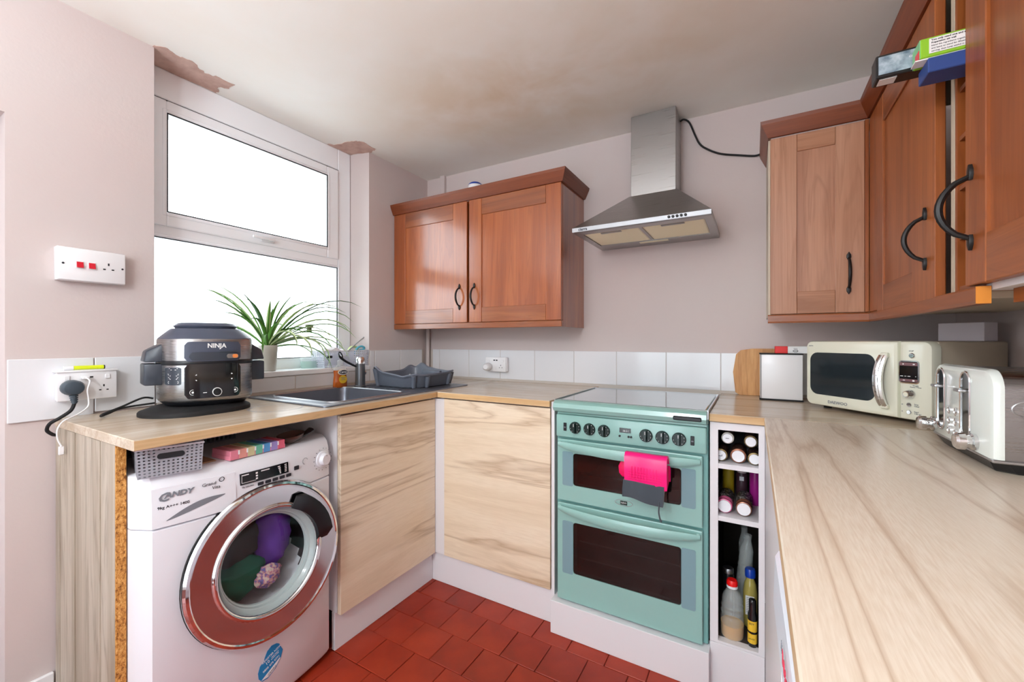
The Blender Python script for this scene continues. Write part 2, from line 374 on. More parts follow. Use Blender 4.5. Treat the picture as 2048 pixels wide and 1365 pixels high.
    M['bluecap'] = P('blue_plastic', lin(24,64,170), 0.3)
    M['green_card'] = P('lime_green_card', lin(140,196,44), 0.5)
    M['teal_card'] = P('pale_green_card', lin(130,196,140), 0.5)
    M['blackcard'] = P('black_card', lin(24,24,26), 0.35)
    m = P('cloudy_print', lin(150,170,184), 0.3); t = NT(m)
    t.color(t.ramp(t.noise(t.mapping((1,1,1)), 45, 3), [(0.3, lin(84,106,122)), (0.55, lin(160,178,190)), (0.75, lin(206,216,222))])); M['cloud'] = m
    M['paper'] = P('white_paper', lin(236,236,236), 0.7)
    M['ink'] = P('dark_ink', lin(40,40,48), 0.6)
    M['grey_ink'] = P('grey_ink', lin(120,124,132), 0.6)
    M['white_ink'] = P('white_ink', lin(240,240,240), 0.5)
    M['red_ink'] = P('red_ink', lin(196,40,70), 0.5)
    M['pink'] = P('hot_pink_silicone', lin(240,16,120), 0.35)
    M['pink2'] = P('hot_pink_silicone_lining', lin(232,14,92), 0.4)
    M['cuff'] = P('dark_grey_cloth', lin(64,72,80), 0.9, sheen=0.3)
    m = P('bamboo', lin(190,134,70), 0.45); t = NT(m); v = t.mapping((34,34,1.5))
    c = t.ramp(t.noise(v, 1, 1), [(0.35, lin(168,110,50)), (0.5, lin(192,136,72)), (0.65, lin(206,154,92))], 'CONSTANT'); t.color(t.mix(0.5, c, t.ramp(t.noise(t.mapping((60,60,4)), 2, 2), [(0.3, lin(176,120,58)), (0.7, lin(208,156,94))]))); M['bamboo'] = m
    M['rack'] = P('slate_grey_plastic', lin(98,104,116), 0.32)
    M['basket'] = P('pale_grey_plastic', lin(206,208,216), 0.45)
    M['basket3'] = P('white_grey_plastic', lin(232,234,242), 0.45)
    M['basket2'] = P('grey_plastic', lin(150,152,160), 0.5)
    M['sink'] = P('grey_composite', lin(112,116,126), 0.32, metal=0.6)
    M['gunmetal'] = P('gunmetal', lin(112,114,118), 0.3, metal=0.8)
    M['leaf'] = P('leaf_green', lin(86,138,52), 0.5); M['leaf_pale'] = P('leaf_pale_margin', lin(196,214,160), 0.5); M['leaf_dark'] = P('leaf_dark_green', lin(56,96,44), 0.5)
    M['pot'] = P('beige_glazed_pot', lin(196,192,182), 0.4)
    M['cloth_white'] = P('white_cloth', lin(226,222,226), 0.95); M['cloth_cyan'] = P('turquoise_plastic', lin(90,176,198), 0.5); M['cloth_lime'] = P('pale_green_sponge', lin(186,204,140), 0.9)
    M['purple'] = P('purple_cloth', lin(92,50,150), 0.85); M['dkgreen'] = P('dark_green_cloth', lin(16,84,68), 0.8); M['dkcloth'] = P('black_cloth', lin(30,24,26), 0.85)
    m = P('floral_cloth', lin(200,180,180), 0.9); t = NT(m); t.color(t.ramp(t.noise(t.mapping((1,1,1)), 90, 2), [(0.4, lin(206,190,180)), (0.5, lin(196,130,140)), (0.6, lin(110,104,160))])); M['floral'] = m
    M['gasket'] = P('pale_grey_rubber', lin(186,200,200), 0.25, coat=0.4)
    M['drum'] = P('drum_steel', lin(44,40,42), 0.5, metal=0.3)
    M['sticker'] = P('blue_sticker', lin(28,132,192), 0.35)
    M['yellow'] = P('yellow_plastic', lin(214,228,30), 0.3)
    M['yellow_label'] = P('yellow_label', lin(226,186,50), 0.5)
    M['orange'] = P('orange_plastic', lin(232,140,76), 0.3)
    M['bronze'] = P('bronze_plastic', lin(150,98,76), 0.25, metal=0.4)
    M['brown'] = P('dark_brown_jar', lin(70,48,42), 0.2); M['gold'] = P('gold_film', lin(150,132,92), 0.25, metal=0.6)
    M['pinkjar'] = P('pink_plastic', lin(222,104,150), 0.3); M['magenta'] = P('magenta_plastic', lin(158,32,128), 0.3); M['mustard'] = P('mustard_label', lin(186,160,28), 0.5)
    M['dark_red'] = P('dark_red_glass', lin(96,24,20), 0.15)
    M['cap_white'] = P('white_cap', lin(232,234,238), 0.3)
    M['outside'] = P('distant_slate', lin(150,160,176), 0.9)
    M['bounce_ground'] = P('pale_bounce_ground', lin(214,212,208), 0.9)  # ground made pale to bounce light up onto the ceiling
    for k, c in dict(pk=(244,150,170), pe=(244,172,160), yl=(224,218,170), gr=(120,208,180), bl=(96,166,228), pu=(172,156,222), rd=(240,110,136)).items():
        M['pill_'+k] = P('tinted_plastic_'+k, lin(*c), 0.15, alpha=0.85, coat=0.4)
    m = P('print_speckle', lin(40,36,36), 0.4); t = NT(m); t.color(t.ramp(t.noise(t.mapping((1,1,1)), 160, 2), [(0.5, lin(34,30,32)), (0.6, lin(214,208,204))], 'CONSTANT')); M['jarlabel'] = m
setup_materials()

# ------------------------------------------------------------------ the room
RX, RY, WT = 2.52, -3.7, 0.30            # right wall, wall behind the camera, wall thickness
zc = lambda x: 2.205 - 0.0102*x            # the ceiling falls slightly to the right
def struct(o): o['kind'] = 'structure'; return o
fl = struct(MB().box((-WT, RY-WT, -0.12), (RX+WT, WT, -0.005)).build('floor', M['floor_grout']))
ce = MB(); L = [(-WT, RY-WT), (RX+WT, RY-WT), (RX+WT, WT), (-WT, WT)]
ce.loft([[(x, y, zc(x)) for x, y in L], [(x, y, 2.36) for x, y in L]])
ce = struct(ce.build('ceiling', M['ceiling']))
WIN_A, WIN_B, SILL = -1.467, -0.489, 0.975
wl = MB()
for a, b in (((-WT, -1.816, -0.1), (0, -1.52, 2.3)), ((-WT, -1.52, -0.1), (0, WIN_B, SILL)), ((-WT, -2.72, 1.805), (0, -1.816, 2.3)), ((-WT, RY, -0.1), (0, -2.72, 2.3))): wl.box(a, b)
wl.loft([[(0, WIN_A, z), (-0.12, -1.512, z), (-WT, -1.54, z), (-WT, -1.60, z), (-0.10, -1.60, z), (0, -1.52, z)] for z in (SILL, 2.3)])
wl.loft([[(0, WIN_B, z), (0, 0.0, z), (-WT, 0.0, z), (-WT, -0.535, z), (-0.12, -0.515, z)] for z in (-0.1, 2.3)])
wl = struct(wl.build('wall_left', M['wall']))
wb = struct(MB().box((-WT, 0, -0.1), (RX+WT, WT, 2.3)).build('wall_back', M['wall']))
wr = struct(MB().box((RX, RY-WT, -0.1), (RX+WT, 0, 2.3)).build('wall_right', M['wall']))
wf = MB()
for a, b in (((-WT, RY-WT, -0.1), (0.42, RY, 2.3)), ((1.98, RY-WT, -0.1), (RX, RY, 2.3)), ((0.42, RY-WT, 2.08), (1.98, RY, 2.3))): wf.box(a, b)
struct(wf.build('wall_front', M['wall']))
struct(MB().box((-0.27, -2.72, 0.0), (-0.23, -1.816, 1.805)).build('door_1', M['white']))
# unseen glazed door added to let sky light in behind the camera
gd = MB()
for x0, x1 in ((0.42, 0.50), (1.16, 1.24), (1.90, 1.98)): gd.box((x0, RY-0.09, 0), (x1, RY-0.02, 2.08), 0.004)
for z0, z1 in ((0, 0.12), (2.0, 2.08)): gd.box((0.42, RY-0.085, z0), (1.98, RY-0.025, z1), 0.004)
gdo = struct(gd.build('added_glazed_door', M['upvc']))
for x0, x1 in ((0.50, 1.16), (1.24, 1.90)): MB().box((x0, RY-0.06, 0.12), (x1, RY-0.054, 2.0)).build('pane', M['pane'], gdo)
# floor tiles, each one a piece
proto = []
for i in range(3):
    o = MB().box((-0.0702, -0.0702, -0.006), (0.0702, 0.0702, 0.0), 0.0016, 1).build('tile', M['quarry%d' % i]); proto.append(o)
first = [True]*3
rowoff = [0.0, 0.085, 0.020, 0.097, 0.03, 0.08, 0.01, 0.10]
for r in range(16):
    yc = -0.629 - 0.1425*r
    for c in range(-1, 11):
        xc = 0.5305 + 0.1425*c + rowoff[r % 8] - 0.0285
        if xc < 0.42 or xc > 1.99: continue
        i = random.randrange(3)
        o = proto[i] if first[i] else dup(proto[i]); first[i] = False
        o.location = (xc, yc, random.uniform(-0.0012, 0.0006)); o.rotation_euler = (random.uniform(-0.004, 0.004), random.uniform(-0.004, 0.004), random.uniform(-0.006, 0.006)); o.parent = fl
# glazed wall tiles above the worktops
def wtile(parent, axis, a, b, z0, z1):
    g = 0.0012
    if axis == 'x': mb = MB().box((a+g, -0.008, z0), (b-g, -0.0005, z1), 0.0015, 1)
    else: mb = MB().box((0.0005, a+g, z0), (0.008, b-g, z1), 0.0015, 1)
    return mb.build('tile', M['white_tile'], parent)
xs = [0.05, 0.109, 0.344, 0.574, 0.804, 1.042, 1.274, 1.516, 1.753, 1.99, 2.225, 2.515]
for a, b in zip(xs, xs[1:]): wtile(wb, 'x', a, b, 0.912, 1.083)
MB().box((0.0, -0.006, 0.893), (RX, 0, 1.081)).build('tile_bed', M['grout'], wb)
for a, b in ((-0.487, -0.454), (-0.453, -0.254), (-0.253, -0.06)): wtile(wl, 'y', a, b, 0.912, 1.083)
for a, b in ((-1.464, -1.20), (-1.199, -0.932), (-0.931, -0.70), (-0.699, -0.489)): wtile(wl, 'y', a, b, 0.912, 0.972)
wtile(wl, 'y', -1.814, -1.628, 0.897, 1.084); wtile(wl, 'y', -1.627, -1.466, 0.905, 1.084)
MB().box((0, -1.46, 0.893), (0.006, -0.045, 0.974)).box((0, -0.488, 0.974), (0.006, -0.045, 1.081)).build('tile_bed', M['grout'], wl)
# peeled plaster at the window head
def rough_poly(pts, amp=0.006, n=4):
    out = []
    for i, p in enumerate(pts):
        q = pts[(i+1) % len(pts)]
        for k in range(n):
            t = k/n; j = 0 if k == 0 else amp
            out.append((p[0]+(q[0]-p[0])*t + random.uniform(-j, j), p[1]+(q[1]-p[1])*t + random.uniform(-j, j)))
    return out
pa = [(0.013,-1.472),(0.035,-1.447),(0.021,-1.409),(0.031,-1.371),(0.022,-1.34),(-0.010,-1.302),(0.012,-1.256),(0.015,-1.201),(-0.037,-1.199),(-0.060,-1.225),(-0.073,-1.236),(-0.085,-1.215),(-0.119,-1.21),(-0.119,-1.46),(-0.05,-1.466)]
pb = [(-0.119,-0.669),(-0.090,-0.644),(-0.057,-0.637),(0.014,-0.629),(0.05,-0.62),(0.074,-0.588),(0.066,-0.498),(0.027,-0.488),(-0.008,-0.483),(-0.052,-0.503),(-0.119,-0.515)]
for pts in (pa, pb):
    mb = MB(); rp = rough_poly(pts); 
    top = [mb.bm.verts.new((x, y, zc(x)+0.002)) for x, y in rp]; bot = [mb.bm.verts.new((x, y, zc(x)-0.0015)) for x, y in rp]
    mb.bm.faces.new(top); mb.bm.faces.new(list(reversed(bot)))
    for i in range(len(rp)): mb.bm.faces.new((top[i], top[(i+1) % len(rp)], bot[(i+1) % len(rp)], bot[i]))
    mb.build('bare_plaster_patch', M['plaster'], ce)
struct(MB().box((0.0005, -1.775, 0.0), (0.013, -1.7195, 0.115), 0.002, 1).build('baseboard_left', M['white_gloss']))
# corner batten and pipe on the back wall
struct(MB().box((0.124, -0.022, 1.95), (0.160, 0, zc(0.14)), 0.003).build('trim_1', M['wall']))
struct(MB().tube([(0.030, -0.030, 0.90), (0.030, -0.030, 1.24)], 0.012, 10).build('trim_2', M['wall'], smooth=True))

# ------------------------------------------------------------------ window
XW = -0.12
wi = E('window_1', 'white plastic two-light window over the sink', 'window', (XW, -0.97, 1.0)); wi['kind'] = 'structure'
def frame(y0, y1, z0, z1, w, x0, x1, name, bev=0.006, wb=None, wt=None):
    mb = MB(); wb = wb or w; wt = wt or w
    mb.box((x0, y0, z0), (x1, y0+w, z1), bev).box((x0, y1-w, z0), (x1, y1, z1), bev)
    mb.box((x0, y0+w*0.98, z1-wt), (x1, y1-w*0.98, z1), bev).box((x0, y0+w*0.98, z0), (x1, y1-w*0.98, z0+wb), bev)
    return mb.build(name, M['upvc'], wi)
ya, yb, za, zb = -1.510, -0.518, 0.99, 2.2062
frame(ya, yb, za, zb, 0.084, XW-0.07, XW, 'window_frame', wt=0.118, wb=0.062)
MB().box((XW-0.07, ya+0.084, 1.545), (XW-0.0006, yb-0.084, 1.60), 0.004).build('transom', M['upvc'], wi)
frame(-1.458, -0.604, 1.590, 2.084, 0.0715, XW-0.055, XW+0.010, 'sash', wt=0.050, wb=0.055)
mb = MB()
for a, b in (((XW-0.0005, -1.462, 2.084), (XW+0.0012, -0.600, 2.088)), ((XW-0.0005, -0.604, 1.600), (XW+0.0012, -0.6005, 2.088)), ((XW-0.0005, -1.461, 1.6), (XW+0.0012, -1.458, 2.088))): mb.box(a, b)
mb.build('sash_seal', M['rubber'], wi)
MB().box((XW-0.05, -1.43, 1.05), (XW-0.046, -0.596, 1.548)).build('pane', M['pane'], wi)
MB().box((XW-0.03, -1.39, 1.643), (XW-0.026, -0.672, 2.036)).build('pane', M['pane'], wi)
bd = MB()
for y0, y1, z0, z1, x, w in ((-1.427, -0.601, 1.051, 1.546, XW-0.004, 0.012), (-1.388, -0.674, 1.6445, 2.0345, XW+0.0065, 0.014)):
    for a, b in (((x, y0-w, z0-w), (x+0.006, y0, z1+w)), ((x, y1, z0-w), (x+0.006, y1+w, z1+w)), ((x, y0, z0-w), (x+0.006, y1, z0)), ((x, y0, z1), (x+0.006, y1, z1+w))): bd.box(a, b, 0.0045, 2)
bd.build('glazing_bead', M['upvc'], wi, True)
g = MB()
for y0, y1, z0, z1, x in ((-1.427, -0.601, 1.051, 1.546, XW-0.004), (-1.388, -0.674, 1.6445, 2.0345, XW+0.012)):
    for a, b in (((x-0.004, y0, z0), (x, y0+0.004, z1)), ((x-0.004, y1-0.004, z0), (x, y1, z1)), ((x-0.004, y0, z0), (x, y1, z0+0.004)), ((x-0.004, y0, z1-0.004), (x, y1, z1))): g.box(a, b)
g.build('gasket', M['rubber'], wi)
hd = MB().box((XW+0.010, -1.03, 1.603), (XW+0.018, -0.965, 1.627), 0.004); hd.box((XW+0.018, -0.99, 1.61), (XW+0.036, -0.975, 1.622), 0.003); hd.box((XW+0.028, -1.075, 1.609), (XW+0.038, -0.972, 1.623), 0.004)
hd.build('handle', M['white_gloss'], wi, True)
struct(MB().box((-WT, WIN_A+0.002, SILL), (0.012, WIN_B-0.002, 1.0), 0.004).build('trim_3', M['upvc']))
# garden outside, only hinted at through the glass
struct(MB().box((-30, -30, -0.6), (-WT-0.01, 30, -0.5)).build('ground_outside', M['bounce_ground']))
sh = E('garden_shed', 'slate-roofed garden shed beyond the window', 'shed', (-9.6, 1.55, -0.5))
MB().box((-10.4, 0.9, -0.5), (-8.8, 2.3, 0.62)).build('wall', M['outside'], sh)
MB().loft([[(-8.7, 0.75, 0.6), (-10.5, 0.75, 0.6), (-9.6, 0.75, 0.98)], [(-8.7, 2.4, 0.6), (-10.5, 2.4, 0.6), (-9.6, 2.4, 0.98)]]).build('roof', M['outside'], sh)
# ceiling lamp behind the camera
cl = E('ceiling_lamp', 'bare pendant lamp holder behind the camera', 'lamp', (1.35, -2.95, zc(1.35)))
MB().lathe([(0, 0), (0.05, 0), (0.045, -0.02), (0, -0.022)], (1.35, -2.95, zc(1.35)), (0,0,1), 24).build('ceiling_rose', M['white_gloss'], cl)
MB().tube([(1.35, -2.95, zc(1.35)-0.02), (1.35, -2.95, 1.90)], 0.004, 8).build('flex', M['white_gloss'], cl)
MB().lathe([(0.016, 1.90), (0.016, 1.86), (0.012, 1.85)], (1.35, -2.95, 0), (0,0,1), 16).build('lamp_holder', M['white_gloss'], cl)

ul = E('added_uplighter', 'added unseen uplighter behind the camera to brighten the ceiling', 'lamp', (1.0, -3.2, 0))  # unseen fitting added to go with the ceiling bounce spot
MB().lathe([(0, 0), (0.13, 0), (0.13, 0.015), (0, 0.02)], (1.0, -3.2, 0.001), (0,0,1), 28).build('base', M['white_gloss'], ul, True)
MB().tube([(1.0, -3.2, 0.02), (1.0, -3.2, 1.16)], 0.011, 12).build('pole', M['white_gloss'], ul, True)
MB().lathe([(0.011, 1.16), (0.06, 1.19), (0.14, 1.27), (0.137, 1.27), (0.058, 1.195), (0, 1.185)], (1.0, -3.2, 0), (0,0,1), 28).build('shade', M['white_gloss'], ul, True)

# ------------------------------------------------------------------ worktops, plinths, base units
H = 0.90; TB = 0.8735
def slab(name, a, b, mats, label, cutter=None, group=None):
    """worktop slab: laminate top, edging on the sides"""
    r = tag(MB().box(a, b, 0.002, 1).build(name, mats), label, 'worktop', group)
    if cutter: cut(r, cutter)
    for p in r.data.polygons: p.material_index = 0 if abs(p.normal.z) > 0.5 else 1
    return r
snk = MB().prism(rrect(0.50, 0.80, 0.03, 4), (0.312, -0.727, 0.80), (1,0,0), (0,1,0), (0,0,1), 0.3)
wtl = slab('worktop', (0.010, -1.7185, TB), (0.601, -0.008, H), [M['top_y'], M['edge']], 'pale oak-effect worktop along the window wall with the sink set in', snk)
for p in wtl.data.polygons:
    if p.normal.y < -0.6: p.material_index = 0
# faint round print on the laminate
mk = MB()
for k in range(34):
    a = 2*PI*k/34; 
    if 0.3 < (k % 7)/7 < 0.42: continue
    w = 0.0035 if 17 < k < 31 else 0.0012
    c0 = V((0.412+0.085*math.cos(a), -1.262+0.085*math.sin(a), H+0.0004)); tn = V((-math.sin(a), math.cos(a), 0)); rd = V((math.cos(a), math.sin(a), 0)); l = 0.0045 if w > 0.002 else 0.0068
    mk.quad(c0-tn*l-rd*w, c0+tn*l-rd*w, c0+tn*l+rd*w, c0-tn*l+rd*w)
mk.build('round_print', M['grey_ink'], wtl)
slab('worktop', (0.603, -0.615, TB), (1.180, -0.008, H), [M['top_x'], M['edge_x']], 'oak-effect worktop between sink corner and green cooker')
slab('worktop', (1.755, -0.612, TB), (2.517, -0.008, H), [M['top_x'], M['edge_x']], 'oak-effect worktop under the microwave and bread bin')
slab('worktop', (1.911, -3.2, TB), (2.517, -0.614, H), [M['top_r'], M['edge']], 'long pale oak-effect worktop carrying the toaster')
pl = tag(MB().box((0.535, -1.1275, 0), (0.553, -0.585, 0.1395), 0.001, 1).build('plinth', M['white']), 'white plinth below the sink cupboard door', 'plinth')
pl2 = MB().box((0.554, -0.589, 0), (1.195, -0.571, 0.1395), 0.001, 1).box((1.195, -0.640, 0), (1.757, -0.571, 0.126), 0.001, 1).box((1.757, -0.603, 0), (1.913, -0.571, 0.146), 0.001, 1)
tag(pl2.build('plinth', M['white']), 'white plinth running under the green cooker', 'plinth')
ep = E('end_panel', 'oak-effect end panel with raw chipboard front edge', 'panel', (0.25, -1.705, 0))
MB().box((0.012, -1.715, 0), (0.478, -1.694, TB-0.0005)).build('board', M['panel_oak'], ep)
MB().box((0.478, -1.7145, 0), (0.484, -1.6945, TB-0.0005)).build('chipboard_edge', M['chip'], ep)
MB().box((0.012, -1.7165, 0), (0.05, -1.7152, TB-0.001)).box((0.12, -1.7165, 0), (0.185, -1.7152, TB-0.001)).box((0.30, -1.7165, 0), (0.38, -1.7152, TB-0.001)).build('facing_strip', M['panel_oak'], ep)
b1 = E('base_cabinet', 'sink base cupboard with pale oak-effect door', 'cabinet', (0.3, -0.86, 0.14))
mb = MB(); mb.box((0.02, -1.125, 0.14), (0.560, -1.108, TB-0.001)).box((0.02, -0.62, 0.14), (0.560, -0.604, TB-0.001)).box((0.02, -1.108, 0.14), (0.560, -0.62, 0.156)); mb.box((0.02, -1.108, 0.156), (0.035, -0.62, 0.75))
mb.build('carcass', M['white'], b1)
MB().box((0.563, -1.124, 0.137), (0.581, -0.602, 0.864), 0.0012, 1).build('door', M['door_oak_left'], b1)
b2 = E('base_cabinet', 'corner base cupboard with oak-effect door beside the cooker', 'cabinet', (0.9, -0.3, 0.14))
mb = MB(); mb.box((0.60, -0.585, 0.14), (0.618, -0.02, TB-0.001)).box((1.162, -0.585, 0.14), (1.180, -0.02, TB-0.001)).box((0.618, -0.585, 0.14), (1.162, -0.02, 0.156))
mb.build('carcass', M['white'], b2)
MB().box((0.5635, -0.600, 0.1405), (0.6365, -0.590, 0.866)).build('corner_post', M['white'], b2)
MB().box((0.637, -0.606, 0.141), (1.178, -0.588, 0.868), 0.0012, 1).build('door', M['door_oak_back'], b2)
tag(MB().box((1.183, -0.604, 0.128), (1.196, -0.02, 0.895)).build('filler_panel', M['white']), 'narrow white filler panel left of the green cooker', 'panel')
# open bottle unit right of the cooker
bu = E('bottle_shelf', 'open white shelf unit holding bottles and jars', 'shelf', (1.83, -0.3, 0.14))
mb = MB(); mb.box((1.757, -0.585, 0.147), (1.763, -0.02, 0.871)).box((1.909, -0.585, 0.147), (1.913, -0.02, 0.871)).box((1.757, -0.601, 0.147), (1.781, -0.585, 0.871)).box((1.896, -0.601, 0.147), (1.913, -0.585, 0.871)).box((1.781, -0.601, 0.847), (1.896, -0.585, 0.871)).box((1.763, -0.585, 0.847), (1.909, -0.02, 0.871)).box((1.781, -0.601, 0.147), (1.896, -0.585, 0.155)).box((1.763, -0.585, 0.147), (1.909, -0.02, 0.155))
mb.build('carcass', M['white'], bu)
MB().box((1.764, -0.04, 0.155), (1.908, -0.021, 0.847)).build('back_shade', M['unit_shade'], bu)  # dark brown stands in for the unlit depth of the unit
MB().box((1.7631, -0.584, 0.1551), (1.7645, -0.04, 0.8469)).box((1.9075, -0.584, 0.1551), (1.9089, -0.04, 0.8469)).box((1.7646, -0.575, 0.1550), (1.9074, -0.04, 0.1552)).build('side_shade', M['unit_shade'], bu)  # thin dark sheets paint the shade on the inner sides and floor
for z in (0.724, 0.552): MB().box((1.7647, -0.5845, z-0.004), (1.9073, -0.04, z+0.012)).box((1.7812, -0.599, z-0.004), (1.8958, -0.5845, z+0.012)).build('shelf', M['white'], bu)
tag(MB().box((1.914, -1.475, 0), (1.93, -0.605, TB-0.001)).build('filler_panel', M['white']), 'white side panel under the long right worktop', 'panel')
dw = E('dishwasher', 'white built-under appliance below the right worktop', 'appliance', (2.2, -1.78, 0))
MB().box((1.945, -2.08, 0.02), (2.50, -1.482, 0.868), 0.004).build('body', M['fridge_white'], dw)
MB().box((1.922, -2.08, 0.10), (1.944, -1.482, 0.79), 0.003).build('door', M['fridge_white'], dw)
dwp = MB().loft([[(1.944, y, 0.80), (x0, y, 0.80), (x0+0.002, y, 0.858), (x0+0.006, y, 0.866), (1.944, y, 0.868)] for y, x0 in ((-1.4835, 1.905), (-1.6, 1.907), (-2.08, 1.914))]).build('control_fascia', M['fridge_white'], dw)
text('brand_lettering', 'BOSCH', 0.020, (1.9074, -1.68, 0.835), (0.02,-1,0), (0,0,1), M['red_ink'], dw)
text('model_lettering', '///', 0.014, (1.9068, -1.635, 0.835), (0.02,-1,0), (0,0,1), M['grey_ink'], dw)

# ------------------------------------------------------------------ wall cupboards
def fr(o, r, n):
    o, r, n = V(o), V(r), V(n); return Matrix(((r.x,n.x,0,o.x),(r.y,n.y,0,o.y),(0,0,1,o.z),(0,0,0,1)))
BK = lambda y: fr((0, y, 0), (1,0,0), (0,-1,0))          # a = x, b = out of the wall, c = z
SD = lambda x: fr((x, 0, 0), (0,-1,0), (-1,0,0))         # a = -y
def bow_handle(parent, Mf, a, z0, z1, reach=0.032, r=0.0042):
    mb = MB(); n = 12; pts = []
    for k in range(n+1):
        t = k/n; s = math.sin(PI*t)**0.6
        pts.append(Mf @ V((a, 0.004 + reach*s, z0+0.012 + (z1-z0-0.024)*t)))
    mb.tube(pts, [r*(0.95+0.35*math.sin(PI*k/n)) for k in range(n+1)], 8)
    for z, d in ((z0+0.006, -1), (z1-0.006, 1)):
        leaf = [(0.0, 0.016*d), (0.006, 0.006*d), (0.0065, -0.004*d), (0.003, -0.012*d), (-0.003, -0.012*d), (-0.0065, -0.004*d), (-0.006, 0.006*d)]
        if d < 0: leaf.reverse()
        o = Mf @ V((a, 0.0, z)); R3 = Mf.to_3x3()
        mb.prism(leaf, o, R3 @ V((1,0,0)), (0,0,1), R3 @ V((0,1,0)), 0.006, bev=0.0015)
    return mb.build('handle', M['iron'], parent, True)
def shaker(parent, Mf, a0, a1, z0, z1, sl, sr, rt, rb, mats, ha=None, hz=None, full=True, reach=0.032, hr=0.0042):
    """a frame-and-panel door; its panel is the door part, stiles, rails and handle hang on it"""
    ms, mp, mr = mats; T = 0.018
    d = MB().box((a0+sl-0.006, 0, z0+rb-0.006), (a1-sr+0.006, T-0.006, z1-rt+0.006), M=Mf).build('door', mp, parent)
    MB().box((a0, 0, z0), (a0+sl, T, z1), 0.0016, 1, M=Mf).build('stile', ms, d)
    MB().box((a1-sr, 0, z0), (a1, T, z1), 0.0016, 1, M=Mf).build('stile', ms, d)
    MB().box((a0+sl+0.0004, 0, z0), (a1-sr-0.0004, T-0.0006, z0+rb), 0.0016, 1, M=Mf).build('rail', mr, d)
    MB().box((a0+sl+0.0004, 0, z1-rt), (a1-sr-0.0004, T-0.0006, z1), 0.0016, 1, M=Mf).build('rail', mr, d)
    if ha is not None: bow_handle(d, Mf @ Matrix.Translation((0, T, 0)), ha, hz[0], hz[1], reach, hr)
    return d
CH = (M['cherry'], M['cherry2'], M['cherry_x']); CHY = (M['cherry_r'], M['cherry_r2'], M['cherry_ry']); WN = (M['walnut'], M['walnut2'], M['walnut_x'])
w1 = E('wall_cabinet', 'two-door reddish wooden wall cupboard between window and hood', 'cabinet', (0.55, 0, 1.2))
mb = MB(); mb.box((0.004, -0.285, 1.232), (0.020, -0.002, 1.896)).box((1.080, -0.285, 1.206), (1.096, -0.002, 1.897)).box((0.020, -0.285, 1.232), (1.080, -0.002, 1.248)).box((0.020, -0.285, 1.88), (1.080, -0.002, 1.896)).box((0.02, -0.012, 1.248), (1.08, -0.002, 1.88)).box((0.545, -0.27, 1.248), (0.56, -0.012, 1.88))
mb.build('carcass', M['cherry'], w1)
shaker(w1, BK(-0.286), 0.006, 0.546, 1.238, 1.892, 0.090, 0.094, 0.087, 0.078, CH, 0.497, (1.315, 1.438))
shaker(w1, BK(-0.286), 0.560, 1.095, 1.238, 1.892, 0.081, 0.080, 0.087, 0.078, CH, 0.596, (1.314, 1.437))
def sweep(parent, name, prof, path, mats_):
    """profile (out, z) swept along a mitred plan path; out is to the right of travel"""
    loops = []
    n = len(path)
    for i, p in enumerate(path):
        p = V((*p, 0)); d0 = (p - V((*path[i-1], 0))).normalized() if i > 0 else None; d1 = (V((*path[i+1], 0)) - p).normalized() if i < n-1 else None
        if d0 is None: d0 = d1
        if d1 is None: d1 = d0
        n0 = V((d0.y, -d0.x, 0)); n1 = V((d1.y, -d1.x, 0)); m = n0 + n1; m = m / (m.dot(n0))
        loops.append([p + m*o + V((0, 0, z)) for o, z in prof])
    for i in range(n-1):
        mb = MB().loft([loops[i], loops[i+1]]); mb.build(name, mats_[i], parent)
CORN = [(-0.004, 1.892), (0.006, 1.892), (0.010, 1.900), (0.027, 1.936), (0.030, 1.948), (0.012, 1.948), (-0.004, 1.93)]
PELM = [(-0.016, 1.204), (0.001, 1.204), (0.003, 1.210), (0.003, 1.231), (0.0, 1.235), (-0.016, 1.235)]
sweep(w1, 'cornice', CORN, [(0.003, -0.304), (1.098, -0.304), (1.098, -0.002)], (M['cherry_dark'], M['cherry_dark_y']))
MB().box((0.004, -0.304, 1.206), (1.097, -0.287, 1.236), 0.002, 1).build('pelmet', M['cherry_x'], w1)
# two-sided corner run on the right
w2 = E('wall_cabinet', 'pale walnut-door wall cupboard right of the cooker hood', 'cabinet', (2.07, 0, 1.2))
mb = MB(); mb.box((1.930, -0.281, 1.232), (1.946, -0.002, 1.896)).box((1.946, -0.281, 1.232), (2.236, -0.002, 1.248)).box((1.946, -0.281, 1.88), (2.236, -0.002, 1.896))
mb.build('carcass', M['cream_edge'], w2)
MB().box((2.2095, -0.3005, 1.237), (2.2208, -0.283, 1.891), 0.0015, 1).build('filler_strip', M['cherry_r'], w2)
shaker(w2, BK(-0.282), 1.936, 2.209, 1.237, 1.889, 0.082, 0.079, 0.062, 0.080, WN, 2.166, (1.309, 1.436), reach=0.024)
sweep(w2, 'cornice', CORN, [(1.934, -0.002), (1.934, -0.302), (2.222, -0.302)], (M['cherry_dark_y'], M['cherry_dark']))
sweep(w2, 'pelmet', PELM, [(1.928, -0.302), (2.224, -0.302)], (M['cherry_x'],))
w3 = E('wall_cabinet', 'tall-panelled wooden wall cupboard on the right wall beside the corner', 'cabinet', (2.38, -0.6, 1.2))
mb = MB(); mb.box((2.239, -0.93, 1.224), (2.517, -0.915, 1.896)).box((2.239, -0.914, 1.224), (2.517, -0.303, 1.238)).box((2.239, -0.914, 1.88), (2.517, -0.303, 1.896)).box((2.505, -0.914, 1.238), (2.517, -0.303, 1.88))
mb.build('carcass', M['cream_edge'], w3)
MB().box((2.221, -0.400, 1.236), (2.238, -0.303, 1.891), 0.0015, 1).build('corner_post', M['cherry_r'], w3)
MB().box((2.2235, -0.335, 1.224), (2.2375, -0.900, 1.2355)).build('bottom_rail', M['cherry_ry'], w3)
